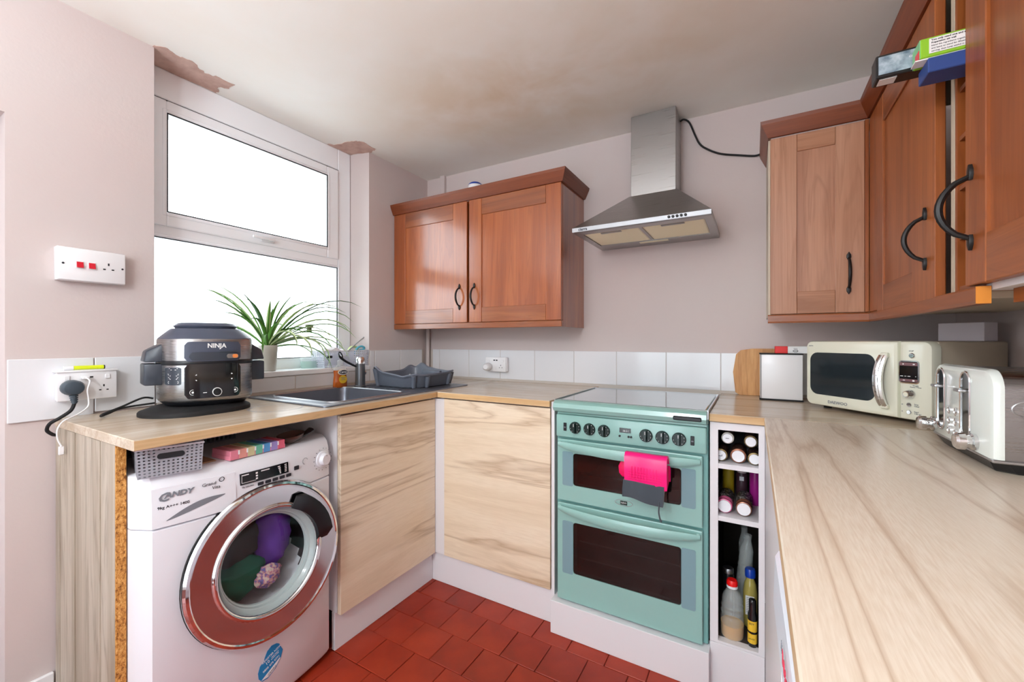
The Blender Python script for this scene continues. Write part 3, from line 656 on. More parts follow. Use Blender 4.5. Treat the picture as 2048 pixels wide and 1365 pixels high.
shaker(w3, SD(2.238), 0.403, 0.893, 1.224, 1.889, 0.070, 0.150, 0.085, 0.085, CHY, 0.842, (1.309, 1.431), reach=0.034)
sweep(w3, 'cornice', CORN, [(2.221, -0.303), (2.221, -0.935)], (M['cherry_dark_y'],))
sweep(w3, 'pelmet', PELM, [(2.222, -0.303), (2.222, -1.088)], (M['cherry_ry'],))
MB().box((2.219, -1.0892, 1.2045), (2.238, -1.0882, 1.2345)).build('cut_end', M['raw_end'], w3)
wr_ = E('wine_rack', 'narrow open wooden pigeonhole rack between right wall cupboards', 'rack', (2.38, -0.99, 1.24))
mb = MB(); mb.box((2.240, -0.943, 1.238), (2.515, -0.932, 1.894)).box((2.240, -1.066, 1.238), (2.515, -1.055, 1.894)).box((2.502, -1.055, 1.238), (2.515, -0.943, 1.894))
mb.build('side_panel', M['cherry_r'], wr_)
for i, z in enumerate((1.240, 1.343, 1.443, 1.543, 1.641, 1.745, 1.84)): MB().box((2.243, -1.0545, z), (2.5015, -0.9435, z+0.009)).build('shelf', M['cherry_ry'], wr_)
sweep(wr_, 'cornice', CORN, [(2.221, -0.936), (2.221, -1.066)], (M['cherry_dark_y'],))
w4 = E('wall_cabinet', 'nearest wooden wall cupboard with large black bow handle', 'cabinet', (2.38, -1.31, 1.24))
mb = MB(); mb.box((2.239, -1.083, 1.228), (2.517, -1.068, 1.896)).box((2.239, -1.56, 1.228), (2.517, -1.545, 1.896)).box((2.239, -1.545, 1.228), (2.517, -1.083, 1.242)).box((2.239, -1.545, 1.88), (2.517, -1.083, 1.896)).box((2.505, -1.545, 1.242), (2.517, -1.083, 1.88))
mb.build('carcass', M['white'], w4)
shaker(w4, SD(2.238), 1.043, 1.545, 1.239, 1.891, 0.078, 0.08, 0.085, 0.083, CHY, 1.072, (1.311, 1.445), reach=0.040, hr=0.0048)
sweep(w4, 'cornice', CORN, [(2.221, -1.067), (2.221, -1.56)], (M['cherry_dark_y'],))
MB().box((2.26, -1.56, 1.204), (2.276, -1.10, 1.2275)).build('pelmet', M['cherry_ry'], w4)
# packet seen through the gap of the cupboard door
fp = E('food_packet', 'red and white packet standing behind the gap of the ajar cupboard door', 'packet', (2.30, -0.904, 1.238))
MB().box((2.262, -0.912, 1.238), (2.345, -0.898, 1.40), 0.002, 1).build('carton', M['paper'], fp)
MB().box((2.2615, -0.9125, 1.272), (2.3455, -0.8975, 1.296)).box((2.2615, -0.9125, 1.325), (2.3455, -0.8975, 1.365)).build('printed_band', M['redcap'], fp)
# boxes sticking out of the rack
bx = E('carton', 'black box with cloudy grey side poking out of the wine rack', 'box', (2.3, -0.966, 1.69))
MB().box((2.105, -0.985, 1.6895), (2.47, -0.946, 1.7375), 0.002, 1).build('sleeve', M['blackcard'], bx)
MB().box((2.109, -0.9862, 1.6955), (2.40, -0.9852, 1.7325)).build('printed_side', M['cloud'], bx)
for k in range(5): text('lettering', ('ALL NEW', 'GLOSS', 'FILM', '0123', 'SERIES')[k], 0.006, (2.165, -0.9864, 1.724-0.0055*k*0.9), (1,0,0), (0,0,1), M['white_ink'], bx) if k == 1 else None
MB().box((2.112, -0.978, 1.6885), (2.140, -0.952, 1.6895)).build('barcode_label', M['paper'], bx)
lf = tag(MB().box((2.153, -1.038, 1.6785), (2.42, -1.012, 1.6808)).build('leaflet', M['paper']), 'folded white leaflet squeezed under the green box in the rack', 'leaflet')
bx = E('carton', 'lime green box with white text panel in the wine rack', 'box', (2.3, -1.018, 1.68))
MB().box((2.160, -1.040, 1.6812), (2.46, -0.996, 1.7185), 0.0015, 1, mat=0).build('sleeve', M['green_card'], bx)
MB().box((2.1592, -1.039, 1.6822), (2.1602, -0.997, 1.7175)).build('end_flap', M['teal_card'], bx)
MB().box((2.1585, -1.036, 1.683), (2.1592, -1.015, 1.700)).build('red_mark', M['redcap'], bx)
MB().box((2.172, -1.0412, 1.6868), (2.44, -1.0402, 1.7148)).build('text_panel', M['paper'], bx)
lines = ['You only need one and a simple mixture', 'Preparation: stir well', 'blend the ingredients together until smooth', 'and leave to stand for fifteen minutes before', 'serving, then keep sealed in a cool dry place']
for k, s in enumerate(lines): text('lettering', s, 0.0040 if k else 0.0046, (2.175, -1.0413, 1.7115-0.0053*k), (1,0,0), (0,0,1), M['ink'], bx, 'LEFT', bold=0.0001 if k < 2 else 0)
bx = E('carton', 'plain blue box under the green one in the wine rack', 'box', (2.3, -1.014, 1.651))
MB().box((2.170, -1.043, 1.6506), (2.46, -0.988, 1.6782), 0.0015, 1).build('lid', M['blue'], bx)
# plate rim on the left cupboard
pt = E('dish', 'white dish with blue rim on top of the left cupboard', 'dish', (0.50, -0.16, 1.897))
MB().lathe([(0.001, 0.0), (0.030, 0.0), (0.044, 0.06), (0.041, 0.130), (0.025, 0.146), (0.0, 0.149)], (0.50, -0.16, 1.897), (0,0,1), 24).build('bowl', M['white_gloss'], pt, True)
MB().lathe([(0.0415, 0.1305), (0.0385, 0.1365), (0.034, 0.1412), (0.028, 0.1455)], (0.50, -0.16, 1.897), (0,0,1), 24).build('rim', M['bluecap'], pt, True)

# ------------------------------------------------------------------ cooker hood
hd = E('cooker_hood', 'stainless steel chimney cooker hood on the back wall', 'cooker hood', (1.48, 0, 1.61))
zt = zc(1.58)-0.001
MB().box((1.383, -0.150, 1.812), (1.582, -0.002, zt), 0.0015, 1).build('chimney', M['hood'], hd)
MB().loft([[(1.197, -0.42, 1.628), (1.748, -0.42, 1.628), (1.748, -0.002, 1.628), (1.197, -0.002, 1.628)], [(1.378, -0.155, 1.815), (1.587, -0.155, 1.815), (1.587, -0.002, 1.815), (1.378, -0.002, 1.815)]]).build('canopy', M['hood'], hd)
mb = MB(); mb.box((1.197, -0.4215, 1.609), (1.748, -0.405, 1.6285), 0.001, 1); lip = mb.build('front_strip', M['hood_strip'], hd)
mb = MB(); mb.box((1.198, -0.404, 1.609), (1.226, -0.003, 1.6275)).box((1.719, -0.404, 1.609), (1.747, -0.003, 1.6275)).box((1.226, -0.404, 1.609), (1.719, -0.362, 1.6275)).box((1.226, -0.110, 1.609), (1.719, -0.003, 1.6275)).box((1.466, -0.362, 1.6105), (1.480, -0.110, 1.6275))
mb.build('underside', M['hood'], hd)
for x0, x1 in ((1.228, 1.465), (1.481, 1.717)):
    f = MB().box((x0, -0.361, 1.612), (x1, -0.111, 1.618)).build('filter', M['filter'], hd)
    mb = MB()
    for k in range(40): mb.box((x0+0.006, -0.358+k*0.0061, 1.6112), (x1-0.006, -0.3558+k*0.0061, 1.612))
    mb.build('mesh', M['filter'], f)
    xm = (x0+x1)/2; MB().box((xm-0.045, -0.352, 1.6075), (xm+0.045, -0.336, 1.6125), 0.0015, 1).build('handle', M['hood'], f)
MB().box((1.41, -0.098, 1.607), (1.54, -0.075, 1.609)).build('lamp_cover', M['filter'], hd)
for k in range(5): MB().lathe([(0, 0.007), (0.0045, 0.007), (0.0052, 0.005), (0.0052, 0)], (1.598+0.015*k, -0.4215, 1.619), (0,-1,0), 12).build('button', M['iron'], hd, True)
text('brand_lettering', 'ciarra', 0.0175, (1.246, -0.4222, 1.619), (1,0,0), (0,0,1), M['ink'], hd, bold=0.0003)
cb = [(1.5825, -0.03, 2.172), (1.60, -0.03, 2.176), (1.622, -0.018, 2.16), (1.646, -0.012, 2.097), (1.665, -0.010, 2.055), (1.693, -0.010, 2.026), (1.75, -0.010, 1.990), (1.83, -0.010, 1.965), (1.887, -0.010, 1.950), (1.915, -0.012, 1.955)]
def smooth(pts, n=6):
    pts = [V(p) for p in pts]; out = []
    for i in range(len(pts)-1):
        p0, p1, p2, p3 = pts[max(i-1,0)], pts[i], pts[i+1], pts[min(i+2, len(pts)-1)]
        for k in range(n):
            t = k/n; out.append(0.5*((2*p1) + (p2-p0)*t + (2*p0-5*p1+4*p2-p3)*t*t + (3*p1-p0-3*p2+p3)*t**3))
    out.append(pts[-1]); return out
MB().tube(smooth(cb), 0.0042, 8).build('power_cable', M['rubber'], hd, True)

# ------------------------------------------------------------------ the mint green cooker
ck = E('cooker', 'mint green double oven cooker with glass hob', 'cooker', (1.475, -0.3, 0.128))
MB().box((1.206, -0.600, 0.128), (1.752, -0.12, 0.862), 0.003, 1).build('body', M['mint_dark'], ck)
# hob: glass in a rolled enamel frame
hp = [(-0.598, 0.862), (-0.625, 0.862), (-0.640, 0.868), (-0.647, 0.882), (-0.643, 0.897), (-0.630, 0.906), (-0.612, 0.9075), (-0.598, 0.9075)]
MB().loft([[(x, y, z) for y, z in hp] for x in (1.208, 1.750)]).build('hob_front', M['mint'], ck, True)
mb = MB(); mb.box((1.208, -0.5985, 0.8625), (1.752, -0.148, 0.9035))
mb.build('hob_frame', M['mint'], ck)
MB().box((1.224, -0.606, 0.9038), (1.744, -0.168, 0.9083), 0.0015, 1).build('hob_glass', M['hob'], ck)
mb = MB()
for x0, x1, y0, y1 in ((1.203, 1.2075, -0.622, -0.146), (1.7505, 1.7545, -0.622, -0.146), (1.203, 1.7545, -0.147, -0.1425)): mb.box((x0, y0, 0.88), (x1, y1, 0.9095))
mb.build('hob_trim', M['steel_light'], ck)
MB().box((1.648, -0.6495, 0.8745), (1.736, -0.642, 0.8885), 0.003, 1).build('hob_vent', M['black'], ck)
MB().box((1.213, -0.612, 0.8535), (1.748, -0.598, 0.8625)).build('fascia_top', M['mint'], ck)
cp = MB().box((1.211, -0.621, 0.764), (1.748, -0.600, 0.852), 0.005, 3).build('control_panel', M['mint'], ck, True)
for k, x in enumerate((1.291, 1.348, 1.404, 1.555, 1.610, 1.664)):
    kb = MB().lathe([(0, 0.007), (0.0205, 0.007), (0.0225, 0.005), (0.0225, 0)], (x, -0.621, 0.806), (0,-1,0), 28).build('knob', M['knob'], ck, True)
    mb = MB(); mb.loft([[(x-0.005, -0.628, 0.786), (x+0.005, -0.628, 0.786), (x+0.006, -0.628, 0.827), (x-0.006, -0.628, 0.827)], [(x-0.003, -0.642, 0.789), (x+0.003, -0.642, 0.789), (x+0.004, -0.640, 0.824), (x-0.004, -0.640, 0.824)]])
    mb.build('grip', M['knob'], kb)
    mb = MB(); mb.box((x-0.0009, -0.6428, 0.812), (x+0.0009, -0.6405, 0.823))
    for q in range(7):
        a = math.radians(60 - q*38); mb.box((x+0.0178*math.cos(a)-0.0009, -0.6285, 0.806+0.0178*math.sin(a)-0.0009), (x+0.0178*math.cos(a)+0.0009, -0.6279, 0.806+0.0178*math.sin(a)+0.0009))
    mb.build('dial_marks', M['silver_mark'], kb)
for x in (1.249, 1.706):
    s = MB().box((x-0.006, -0.6245, 0.790), (x+0.006, -0.6205, 0.821), 0.001, 1).build('rocker_switch', M['black'], ck)
    MB().box((x-0.0035, -0.6258, 0.802), (x+0.0035, -0.6245, 0.806)).build('switch_mark', M['grey_ink'], s)
dc = MB().box((1.461, -0.6225, 0.807), (1.502, -0.6205, 0.824)).build('clock', M['black_gloss'], ck)
text('digits', '18:31', 0.010, (1.4835, -0.6228, 0.8135), (1,0,0), (0,0,1), M['silver_mark'], dc)
for x in (1.462, 1.494, 1.503): MB().lathe([(0, 0.004), (0.0035, 0.004), (0.004, 0)], (x, -0.621, 0.794), (0,-1,0), 12).build('timer_button', M['black'], ck, True)
def oven_door(z0, z1, wz0, wz1, gz0, gz1, lining, n):
    mb = MB(); mb.box((1.216, -0.621, z0), (1.283, -0.601, z1), 0.002, 1).box((1.669, -0.621, z0), (1.736, -0.601, z1), 0.002, 1).box((1.283, -0.621, z0), (1.669, -0.601, wz0), 0.002, 1).box((1.283, -0.621, wz1), (1.669, -0.601, z1), 0.002, 1)
    d = MB().box((1.216, -0.6205, z0), (1.736, -0.606, z1), 0.003, 2).build('oven_door', M['mint'], ck)
    cut(d, MB().prism(rrect(0.389, wz1-wz0, 0.010, 4), (1.4765, -0.60, (wz0+wz1)/2), (1,0,0), (0,0,1), (0,-1,0), 0.04))
    cut(bod, MB().box((1.29, -0.7, wz0+0.004), (1.663, -0.24, wz1-0.004)))
    for x0, x1 in ((1.238, 1.2815), (1.671, 1.716)): MB().prism(rrect(x1-x0, gz1-gz0, 0.006, 3), ((x0+x1)/2, -0.6205, (gz0+gz1)/2), (1,0,0), (0,0,1), (0,-1,0), 0.0014).build('side_glass', M['oven_side'], d)
    MB().prism(rrect(0.386, wz1-wz0-0.003, 0.009, 4), (1.4765, -0.612, (wz0+wz1)/2), (1,0,0), (0,0,1), (0,-1,0), 0.008).build('window_glass', M['oven_glass'], d)
    cav = MB(); x0, x1, y0, y1, a, b = 1.291, 1.662, -0.598, -0.242, wz0+0.005, wz1-0.005
    cav.quad((x0,y1,a), (x1,y1,a), (x1,y1,b), (x0,y1,b)).quad((x0,y0,a), (x0,y1,a), (x0,y1,b), (x0,y0,b)).quad((x1,y0,a), (x1,y1,a), (x1,y1,b), (x1,y0,b)).quad((x0,y0,a), (x1,y0,a), (x1,y1,a), (x0,y1,a)).quad((x0,y0,b), (x1,y0,b), (x1,y1,b), (x0,y1,b))
    cv = cav.build('lining', lining, ck)
    rk = MB()
    for z in ([wz0+0.05, wz0+0.115] if n == 2 else [wz0+0.045]):
        for k in range(2): rk.tube([(x0+0.004, -0.585+0.02*k, z-0.012*k), (x1-0.004, -0.585+0.02*k, z-0.012*k)], 0.0026, 6)
        for k in range(0): rk.tube([(x0+0.012+k*0.0267, -0.58, z), (x0+0.012+k*0.0267, -0.27, z)], 0.0014, 5)
    rk.build('rack', M['steel_light'], ck)
    mb = MB(); L = []
    for k in range(17):
        t = -1 + k/8; x = 1.4765 + 0.254*t; s = 1-t*t; y = -0.621-0.004-0.034*s**0.8; zz = z1-0.018-0.006*s
        hh = 0.008+0.010*s**0.5
        L.append([(x, y+0.006*math.cos(a)-0.002, zz+hh*math.sin(a)) for a in [2*PI*q/10 for q in range(10)]])
    mb.loft(L); mb.box((1.223, -0.627, z1-0.028), (1.236, -0.6205, z1-0.008), 0.002, 1).box((1.717, -0.627, z1-0.028), (1.730, -0.6205, z1-0.008), 0.002, 1)
    mb.build('handle', M['mint'], d, True)
    return d
bod = next(c for c in ck.children if c.name.startswith('body'))
od = oven_door(0.518, 0.756, 0.582, 0.706, 0.578, 0.710, M['oven_in2'], 1)
mb = MB(); mb.tube([V((1.4765+0.032*math.cos(a), -0.6215, 0.553+0.0105*math.sin(a))) for a in [2*PI*k/28 for k in range(28)]], 0.0009, 5, closed=True); mb.build('badge_ring', M['steel_light'], od)
MB().box((1.464, -0.6218, 0.546), (1.489, -0.6206, 0.560)).build('badge', M['knob'], od)
text('brand_lettering', 'NEW', 0.009, (1.4765, -0.6222, 0.553), (1,0,0), (0,0,1), M['silver_mark'], od)
oven_door(0.133, 0.508, 0.243, 0.440, 0.238, 0.441, M['oven_in'], 2)
# oven glove folded over the upper handle
mt = E('oven_glove', 'hot pink oven glove with grey cuff over the upper oven handle', 'oven glove', (1.55, -0.66, 0.55))
def flap(poly, y0, y1, mat, name, bev=0.004):
    return MB().prism(poly, (0, y0, 0), (1,0,0), (0,0,1), (0,-1,0), y0-y1, bev=bev).build(name, mat, mt, True, 60)
L = []
for k in range(9):
    t = k/8; w = 0.002*math.sin(t*7)
    L.append([V((1.500+0.138*t, y+w, z)) for y, z in ((-0.700, 0.648), (-0.7035, 0.70), (-0.7030, 0.745), (-0.692, 0.757), (-0.672, 0.757), (-0.660, 0.745), (-0.6255, 0.70), (-0.6265, 0.66), (-0.634, 0.66), (-0.634, 0.70), (-0.667, 0.738), (-0.674, 0.750), (-0.690, 0.750), (-0.694, 0.742), (-0.692, 0.70), (-0.690, 0.650))])
MB().loft(L).build('palm', M['pink'], mt, True, 60)
mb = MB()
for k in range(9): mb.tube([(1.524+0.010*k, -0.7045, 0.672), (1.526+0.010*k, -0.705, 0.715)], 0.0014, 5)
for k in range(4): mb.tube([(1.514, -0.7045, 0.675+0.008*k), (1.620, -0.7045, 0.672+0.008*k)], 0.0012, 5)
mb.build('grip_ribs', M['pink'], mt, True)
flap([(1.520,0.716),(1.474,0.714),(1.464,0.692),(1.466,0.668),(1.478,0.655),(1.500,0.658),(1.520,0.70)], -0.627, -0.648, M['pink2'], 'thumb')
flap([(1.605,0.735),(1.632,0.72),(1.634,0.665),(1.628,0.632),(1.612,0.612),(1.600,0.65)], -0.627, -0.639, M['pink2'], 'back_flap')
L = []
for k in range(11):
    t = k/10; x = 1.493+0.133*t; w = 0.003*math.sin(t*9); zb = 0.607-0.012*t+0.003*math.sin(t*6); zt_ = 0.665-0.004*t
    L.append([(x+0.004, -0.7045+w, zt_), (x+0.002, -0.708+w, (zt_+zb)/2), (x, -0.704+w, zb), (x, -0.690+w, zb+0.002), (x+0.002, -0.688+w, (zt_+zb)/2), (x+0.004, -0.6905+w, zt_)])
MB().loft(L).build('cuff', M['cuff'], mt, True, 60)
MB().tube(smooth([(1.614, -0.699, 0.612), (1.614, -0.700, 0.598), (1.613, -0.700, 0.575), (1.617, -0.699, 0.552), (1.621, -0.697, 0.546)]), [(0.006, 0.0025)]*25, 8).build('loop', M['cuff'], mt, True)

# ------------------------------------------------------------------ washing machine
wm = E('washing_machine', 'white front-loading washing machine with large chrome porthole door', 'washing machine', (0.3, -1.41, 0))
YC, HW = -1.4105, 0.281
def xf(y, z=0.5):
    d = (y-YC)/HW; return 0.552 + 0.036*(1-d*d)
def wm_loop(z, inset=0.0, back=0.03):
    hw = HW; L = []
    n = 22
    for k in range(n+1):
        t = -1 + 2*k/n; y = YC + (hw-0.0)*t
        x = xf(y) - inset
        e = max(0, abs(t)-0.88)/0.12; x -= 0.045*(1-math.sqrt(max(0, 1-e*e)))
        L.append((x, y, z))
    L += [(back, YC+hw, z), (back, YC-hw, z)]
    return L
wbody = MB().loft([wm_loop(0.012, 0.012), wm_loop(0.03), wm_loop(0.650), wm_loop(0.6525, 0.004)]).build('body', M['appliance'], wm, True, 35)
DC = (0.587, -1.386, 0.466); DX = V((1, 0, math.tan(math.radians(3.6)))).normalized()
cut(wbody, MB().lathe([(0, 0.2), (0.160, 0.2), (0.160, -0.26), (0, -0.26)], DC, (1,0,0), 40))
wtop = MB().loft([wm_loop(0.6545, 0.004), wm_loop(0.657), wm_loop(0.735, 0.001), wm_loop(0.760, 0.005), wm_loop(0.778, 0.012), wm_loop(0.787, 0.021), wm_loop(0.790, 0.034)]).build('console', M['appliance'], wm, True, 35)
MB().box((0.04, -1.68, 0), (0.50, -1.14, 0.012)).build('foot_base', M['rubber'], wm)
def tang(y): 
    s = -2*0.036*(y-YC)/HW**2; return V((s, 1, 0)).normalized()
def on_front(y, z, dx=0.0012):
    ins = 0 if z < 0.735 else (0.005*(z-0.735)/0.025)
    return V((xf(y)-ins+dx, y, z))
def ftext(s, size, y, z, mat, bold=0.0, shear=0.0, name='lettering', up=(0,0,1), sx=1, parent=None):
    return text(name, s, size, on_front(y, z), tang(y), up, mat, parent or wm, bold=bold, shear=shear, sx=sx)
ftext('C', 0.030, -1.646, 0.733, M['grey_ink'], 0.0008, 0.2, 'brand_lettering', sx=1.1); ftext('ANDY', 0.0185, -1.6145, 0.7365, M['grey_ink'], 0.0008, 0.2, 'brand_lettering', sx=1.15)
ftext('9kg A+++ 1400', 0.0105, -1.625, 0.708, M['ink'], 0.0001)
ftext('Grand', 0.013, -1.548, 0.742, M['ink'], -0.0001, 0.1); ftext('O', 0.020, -1.518, 0.747, M['ink'], -0.0002, 0.1); ftext('Vita', 0.013, -1.532, 0.730, M['ink'], -0.0001, 0.1)
# drawer scoop: grey crescent painted as the shade of the hollow
cr = MB(); L = []
for k in range(15):
    t = k/14; y = -1.640+0.130*t; zt_ = 0.672+0.033*t+0.014*math.sin(PI*t); h = 0.017*math.sin(PI*t)**0.9+0.0004
    L.append([on_front(y, zt_, 0.0002), on_front(y, zt_-h*0.25, -0.010*math.sin(PI*t)), on_front(y, zt_-h, 0.0004)])
drw = MB()
DL = []
for k in range(11):
    y = -1.668+0.186*k/10; DL.append([on_front(y, 0.6575, 0.0), on_front(y, 0.6575, 0.0016), on_front(y, 0.700, 0.0016), on_front(y, 0.758, 0.0012), on_front(y, 0.760, -0.003)])
MB().loft(DL, closed=False).build('drawer_front', M['appliance'], wm, True)
L2 = []
for k in range(15):
    t = k/14; y = -1.640+0.130*t; zt_ = 0.672+0.033*t+0.014*math.sin(PI*t); h = 0.016*math.sin(PI*t)**0.9+0.0006
    L2.append([on_front(y, zt_+0.001, 0.0021), on_front(y, zt_-h*0.55, 0.0023), on_front(y, zt_-h, 0.0021)])
MB().loft(L2, closed=False).build('grip_shade', M['grey_ink'], wm, True)
# display, buttons, dial
DL = []
for k in range(7):
    y = -1.4715+0.147*k/6; DL.append([on_front(y, 0.7165, 0.001), on_front(y, 0.7165, 0.0028), on_front(y, 0.749, 0.0024), on_front(y, 0.749, 0.0)])
dsp = MB().loft(DL, closed=True).build('display', M['black_gloss'], wm)
dm = MB()
def dash(y, z, w, h):
    a, b = on_front(y-w/2, z-h/2, 0.0034), on_front(y+w/2, z-h/2, 0.0034); dm.quad(a, b, b+V((0,0,h)), a+V((0,0,h)))
for y, z, w, h in [(-1.458,0.744,0.02,0.003), (-1.40,0.744,0.026,0.003), (-1.468,0.732,0.0012,0.02), (-1.448,0.722,0.04,0.0012)] + [(-1.426, 0.742-0.008*i, 0.006, 0.005) for i in range(3)] + [(-1.357+0.001*i, 0.743-0.0052*i, 0.008-0.001*i, 0.0032) for i in range(5)] + [(-1.335, 0.744-0.0052*i, 0.007, 0.0028) for i in range(5)]: dash(y, z, w, h)
dm.build('display_marks', M['white_ink'], dsp)
for k in range(6):
    y = -1.414+0.0225*k + (0.006 if k == 5 else 0); z = 0.7065 if k < 5 else 0.722
    a = on_front(y, z); tn = tang(y); R = MB().prism(rrect(0.017, 0.0095 if k < 5 else 0.013, 0.002, 3), a, tn, (0,0,1), tn.cross(V((0,0,1))), 0.0016).build('button', M['ink'], wm)
    ftext(('MENU', 'o', '1-9', '4', '*', '>II')[k], 0.006, y, z, M['white_ink'], parent=R).location += tn.cross(V((0,0,1)))*0.0012
ftext('My Selection', 0.0062, -1.450, 0.7085, M['ink'])
kn = on_front(-1.188, 0.722, 0); ka = tang(-1.188).cross(V((0,0,1)))
kb = MB().lathe([(0.030, 0), (0.030, 0.004), (0.027, 0.006), (0.022, 0.007), (0.020, 0.018), (0.018, 0.020), (0, 0.020)], kn, ka, 32).build('programme_dial', M['appliance'], wm, True)
MB().lathe([(0, 0.0207), (0.0014, 0.0207), (0.0014, 0.019)], kn+V((0,0,0.013)), ka, 8).build('dial_mark', M['ink'], kb)
tm = MB(); random.seed(4)
for k in range(16):
    a = math.radians(112+ 360*k/16); r = 0.0375; c0 = kn + tang(-1.188)*(r*math.cos(a)) + V((0,0,r*math.sin(a))) + ka*0.0022; w = random.uniform(0.004, 0.008)*(1 if abs(math.cos(a)) > 0.4 else 0.5)
    c0 += tang(-1.188)*(w*0.5*(1 if math.cos(a) > 0 else -1))
    tm.quad(c0-tang(-1.188)*w*0.5-V((0,0,0.0011)), c0+tang(-1.188)*w*0.5-V((0,0,0.0011)), c0+tang(-1.188)*w*0.5+V((0,0,0.0011)), c0-tang(-1.188)*w*0.5+V((0,0,0.0011)))
tm.build('programme_marks', M['ink'], wm)
st = on_front(-1.262, 0.735); tm = MB()
for k in range(10):
    a = math.radians(30+k*24); c0 = st + tang(-1.262)*(0.010*math.cos(a)) + V((0,0,0.010*math.sin(a))); tm.box(c0-V((0.0003,0.0011,0.0009)), c0+V((0.0006,0.0011,0.0009)))
tm.build('energy_mark', M['grey_ink'], wm)
# porthole door
dr = MB().lathe([(0.226, 0.002), (0.233, 0.004), (0.234, 0.014), (0.229, 0.021), (0.222, 0.0225), (0.218, 0.020)], DC, DX, 72).build('door', M['chrome'], wm, True)
MB().lathe([(0.219, 0.0205), (0.212, 0.0195), (0.166, 0.0155)], DC, DX, 72).build('mirror_ring', M['chrome'], dr, True, 60)
MB().lathe([(0.2345, 0.0), (0.2360, 0.004), (0.2345, 0.008)], DC, DX, 72).build('seal_ring', M['rubber'], dr, True)
MB().lathe([(0.166, 0.0155), (0.163, 0.022), (0.157, 0.024), (0.151, 0.019), (0.149, 0.010)], DC, DX, 64).build('inner_ring', M['chrome'], dr, True, 60)
MB().lathe([(0.150, 0.014), (0.146, 0.006), (0.142, 0.001), (0.139, -0.003), (0.136, -0.004), (0.133, -0.012), (0.130, -0.014), (0.128, -0.020)], DC, DX, 56).build('gasket', M['gasket'], dr, True, 25)
MB().lathe([(0.148, 0.013), (0.142, 0.016), (0.124, 0.021), (0.09, 0.025), (0.05, 0.027), (0, 0.0275)], DC, DX, 48).build('porthole_glass', M['porthole'], dr, True)
MB().lathe([(0.1285, -0.019), (0.158, -0.024), (0.158, -0.22), (0, -0.225)], DC, DX, 40).build('drum', M['drum'], wm, True, 40)
hp = []
for k in range(9):
    a = math.radians(66 - k*8.2); r0, r1 = 0.150, 0.202
    w = 1 if 0 < k < 8 else 0.4
    pa_, pb_ = (r0, r1 - (0.012 if k in (0, 8) else 0)); u_ = V((0, math.cos(a), math.sin(a))); o = V(DC)
    hp.append([o+u_*pa_+V((0.014,0,0)), o+u_*pb_+V((0.0165,0,0)), o+u_*(pb_-0.003)+V((0.027*w+0.010,0,0)), o+u_*((pa_+pb_)/2)+V((0.031*w+0.008,0,0)), o+u_*pa_+V((0.024*w+0.008,0,0))])
MB().loft(hp).build('handle', M['black'], dr, True, 50)
# laundry inside
X0 = DC[0]
tag(MB().ball((X0-0.090, -1.328, 0.500), 0.080, (0.62,0.72,1.25), 24, 0.12).build('garment', M['purple'], smooth=True), 'purple garment inside the washing machine drum', 'clothes')
tag(MB().ball((X0-0.088, -1.438, 0.405), 0.080, (0.62,1.05,0.80), 24, 0.14).build('garment', M['dkgreen'], smooth=True), 'dark green garment inside the washing machine drum', 'clothes')
tag(MB().ball((X0-0.100, -1.440, 0.510), 0.080, (0.60,0.95,0.85), 24, 0.12).build('garment', M['dkcloth'], smooth=True), 'black garment at the top of the washing drum', 'clothes')
tag(MB().ball((X0-0.048, -1.366, 0.392), 0.034, (0.75,1.2,0.95), 20, 0.2).build('garment', M['floral'], smooth=True), 'small floral cloth lying low behind the porthole glass', 'clothes')
# sticker
sp = [(0.0,0.047),(0.016,0.044),(0.024,0.038),(0.036,0.012),(0.030,-0.008),(0.012,-0.032),(-0.012,-0.046),(-0.030,-0.044),(-0.040,-0.030),(-0.042,-0.012),(-0.036,0.006),(-0.024,0.014),(-0.022,0.022),(-0.014,0.038)]
yc, zc0 = -1.380, 0.146; tn = tang(yc); nn = tn.cross(V((0,0,1)))
stk = MB().prism(sp, on_front(yc, zc0, 0.0006), tn, (0,0,1), nn, 0.0006).build('sticker', M['sticker'], wm)
MB().prism([(-0.032,-0.040),(-0.012,-0.0425),(0.008,-0.032),(0.027,-0.009),(0.026,-0.006)], on_front(yc, zc0, 0.0014), tn, (0,0,1), nn, 0.0003).build('sticker_panel', M['paper'], stk)
for s, sz, dy, dz in (('REGISTER NOW', 0.0088, 0.000, 0.0205), ('10', 0.0135, -0.013, 0.0075), ('YEAR PARTS', 0.0045, 0.010, 0.0105), ('GUARANTEE', 0.0045, 0.010, 0.005), ('0800 479 0771', 0.0092, -0.001, -0.0085)):
    text('lettering', s, sz, on_front(yc, zc0, 0.0016)+tn*dy+V((0,0,dz+dy*0.35)), tn+V((0,0,0.36)), V((0,0,1))-tn*0.36, M['white_ink'], stk)
text('lettering', 'CANDY', 0.0085, on_front(yc, zc0, 0.002)+V((0,0,-0.030)), tn+V((0,0,0.5)), V((0,0,1))-tn*0.5, M['grey_ink'], stk, shear=0.2)

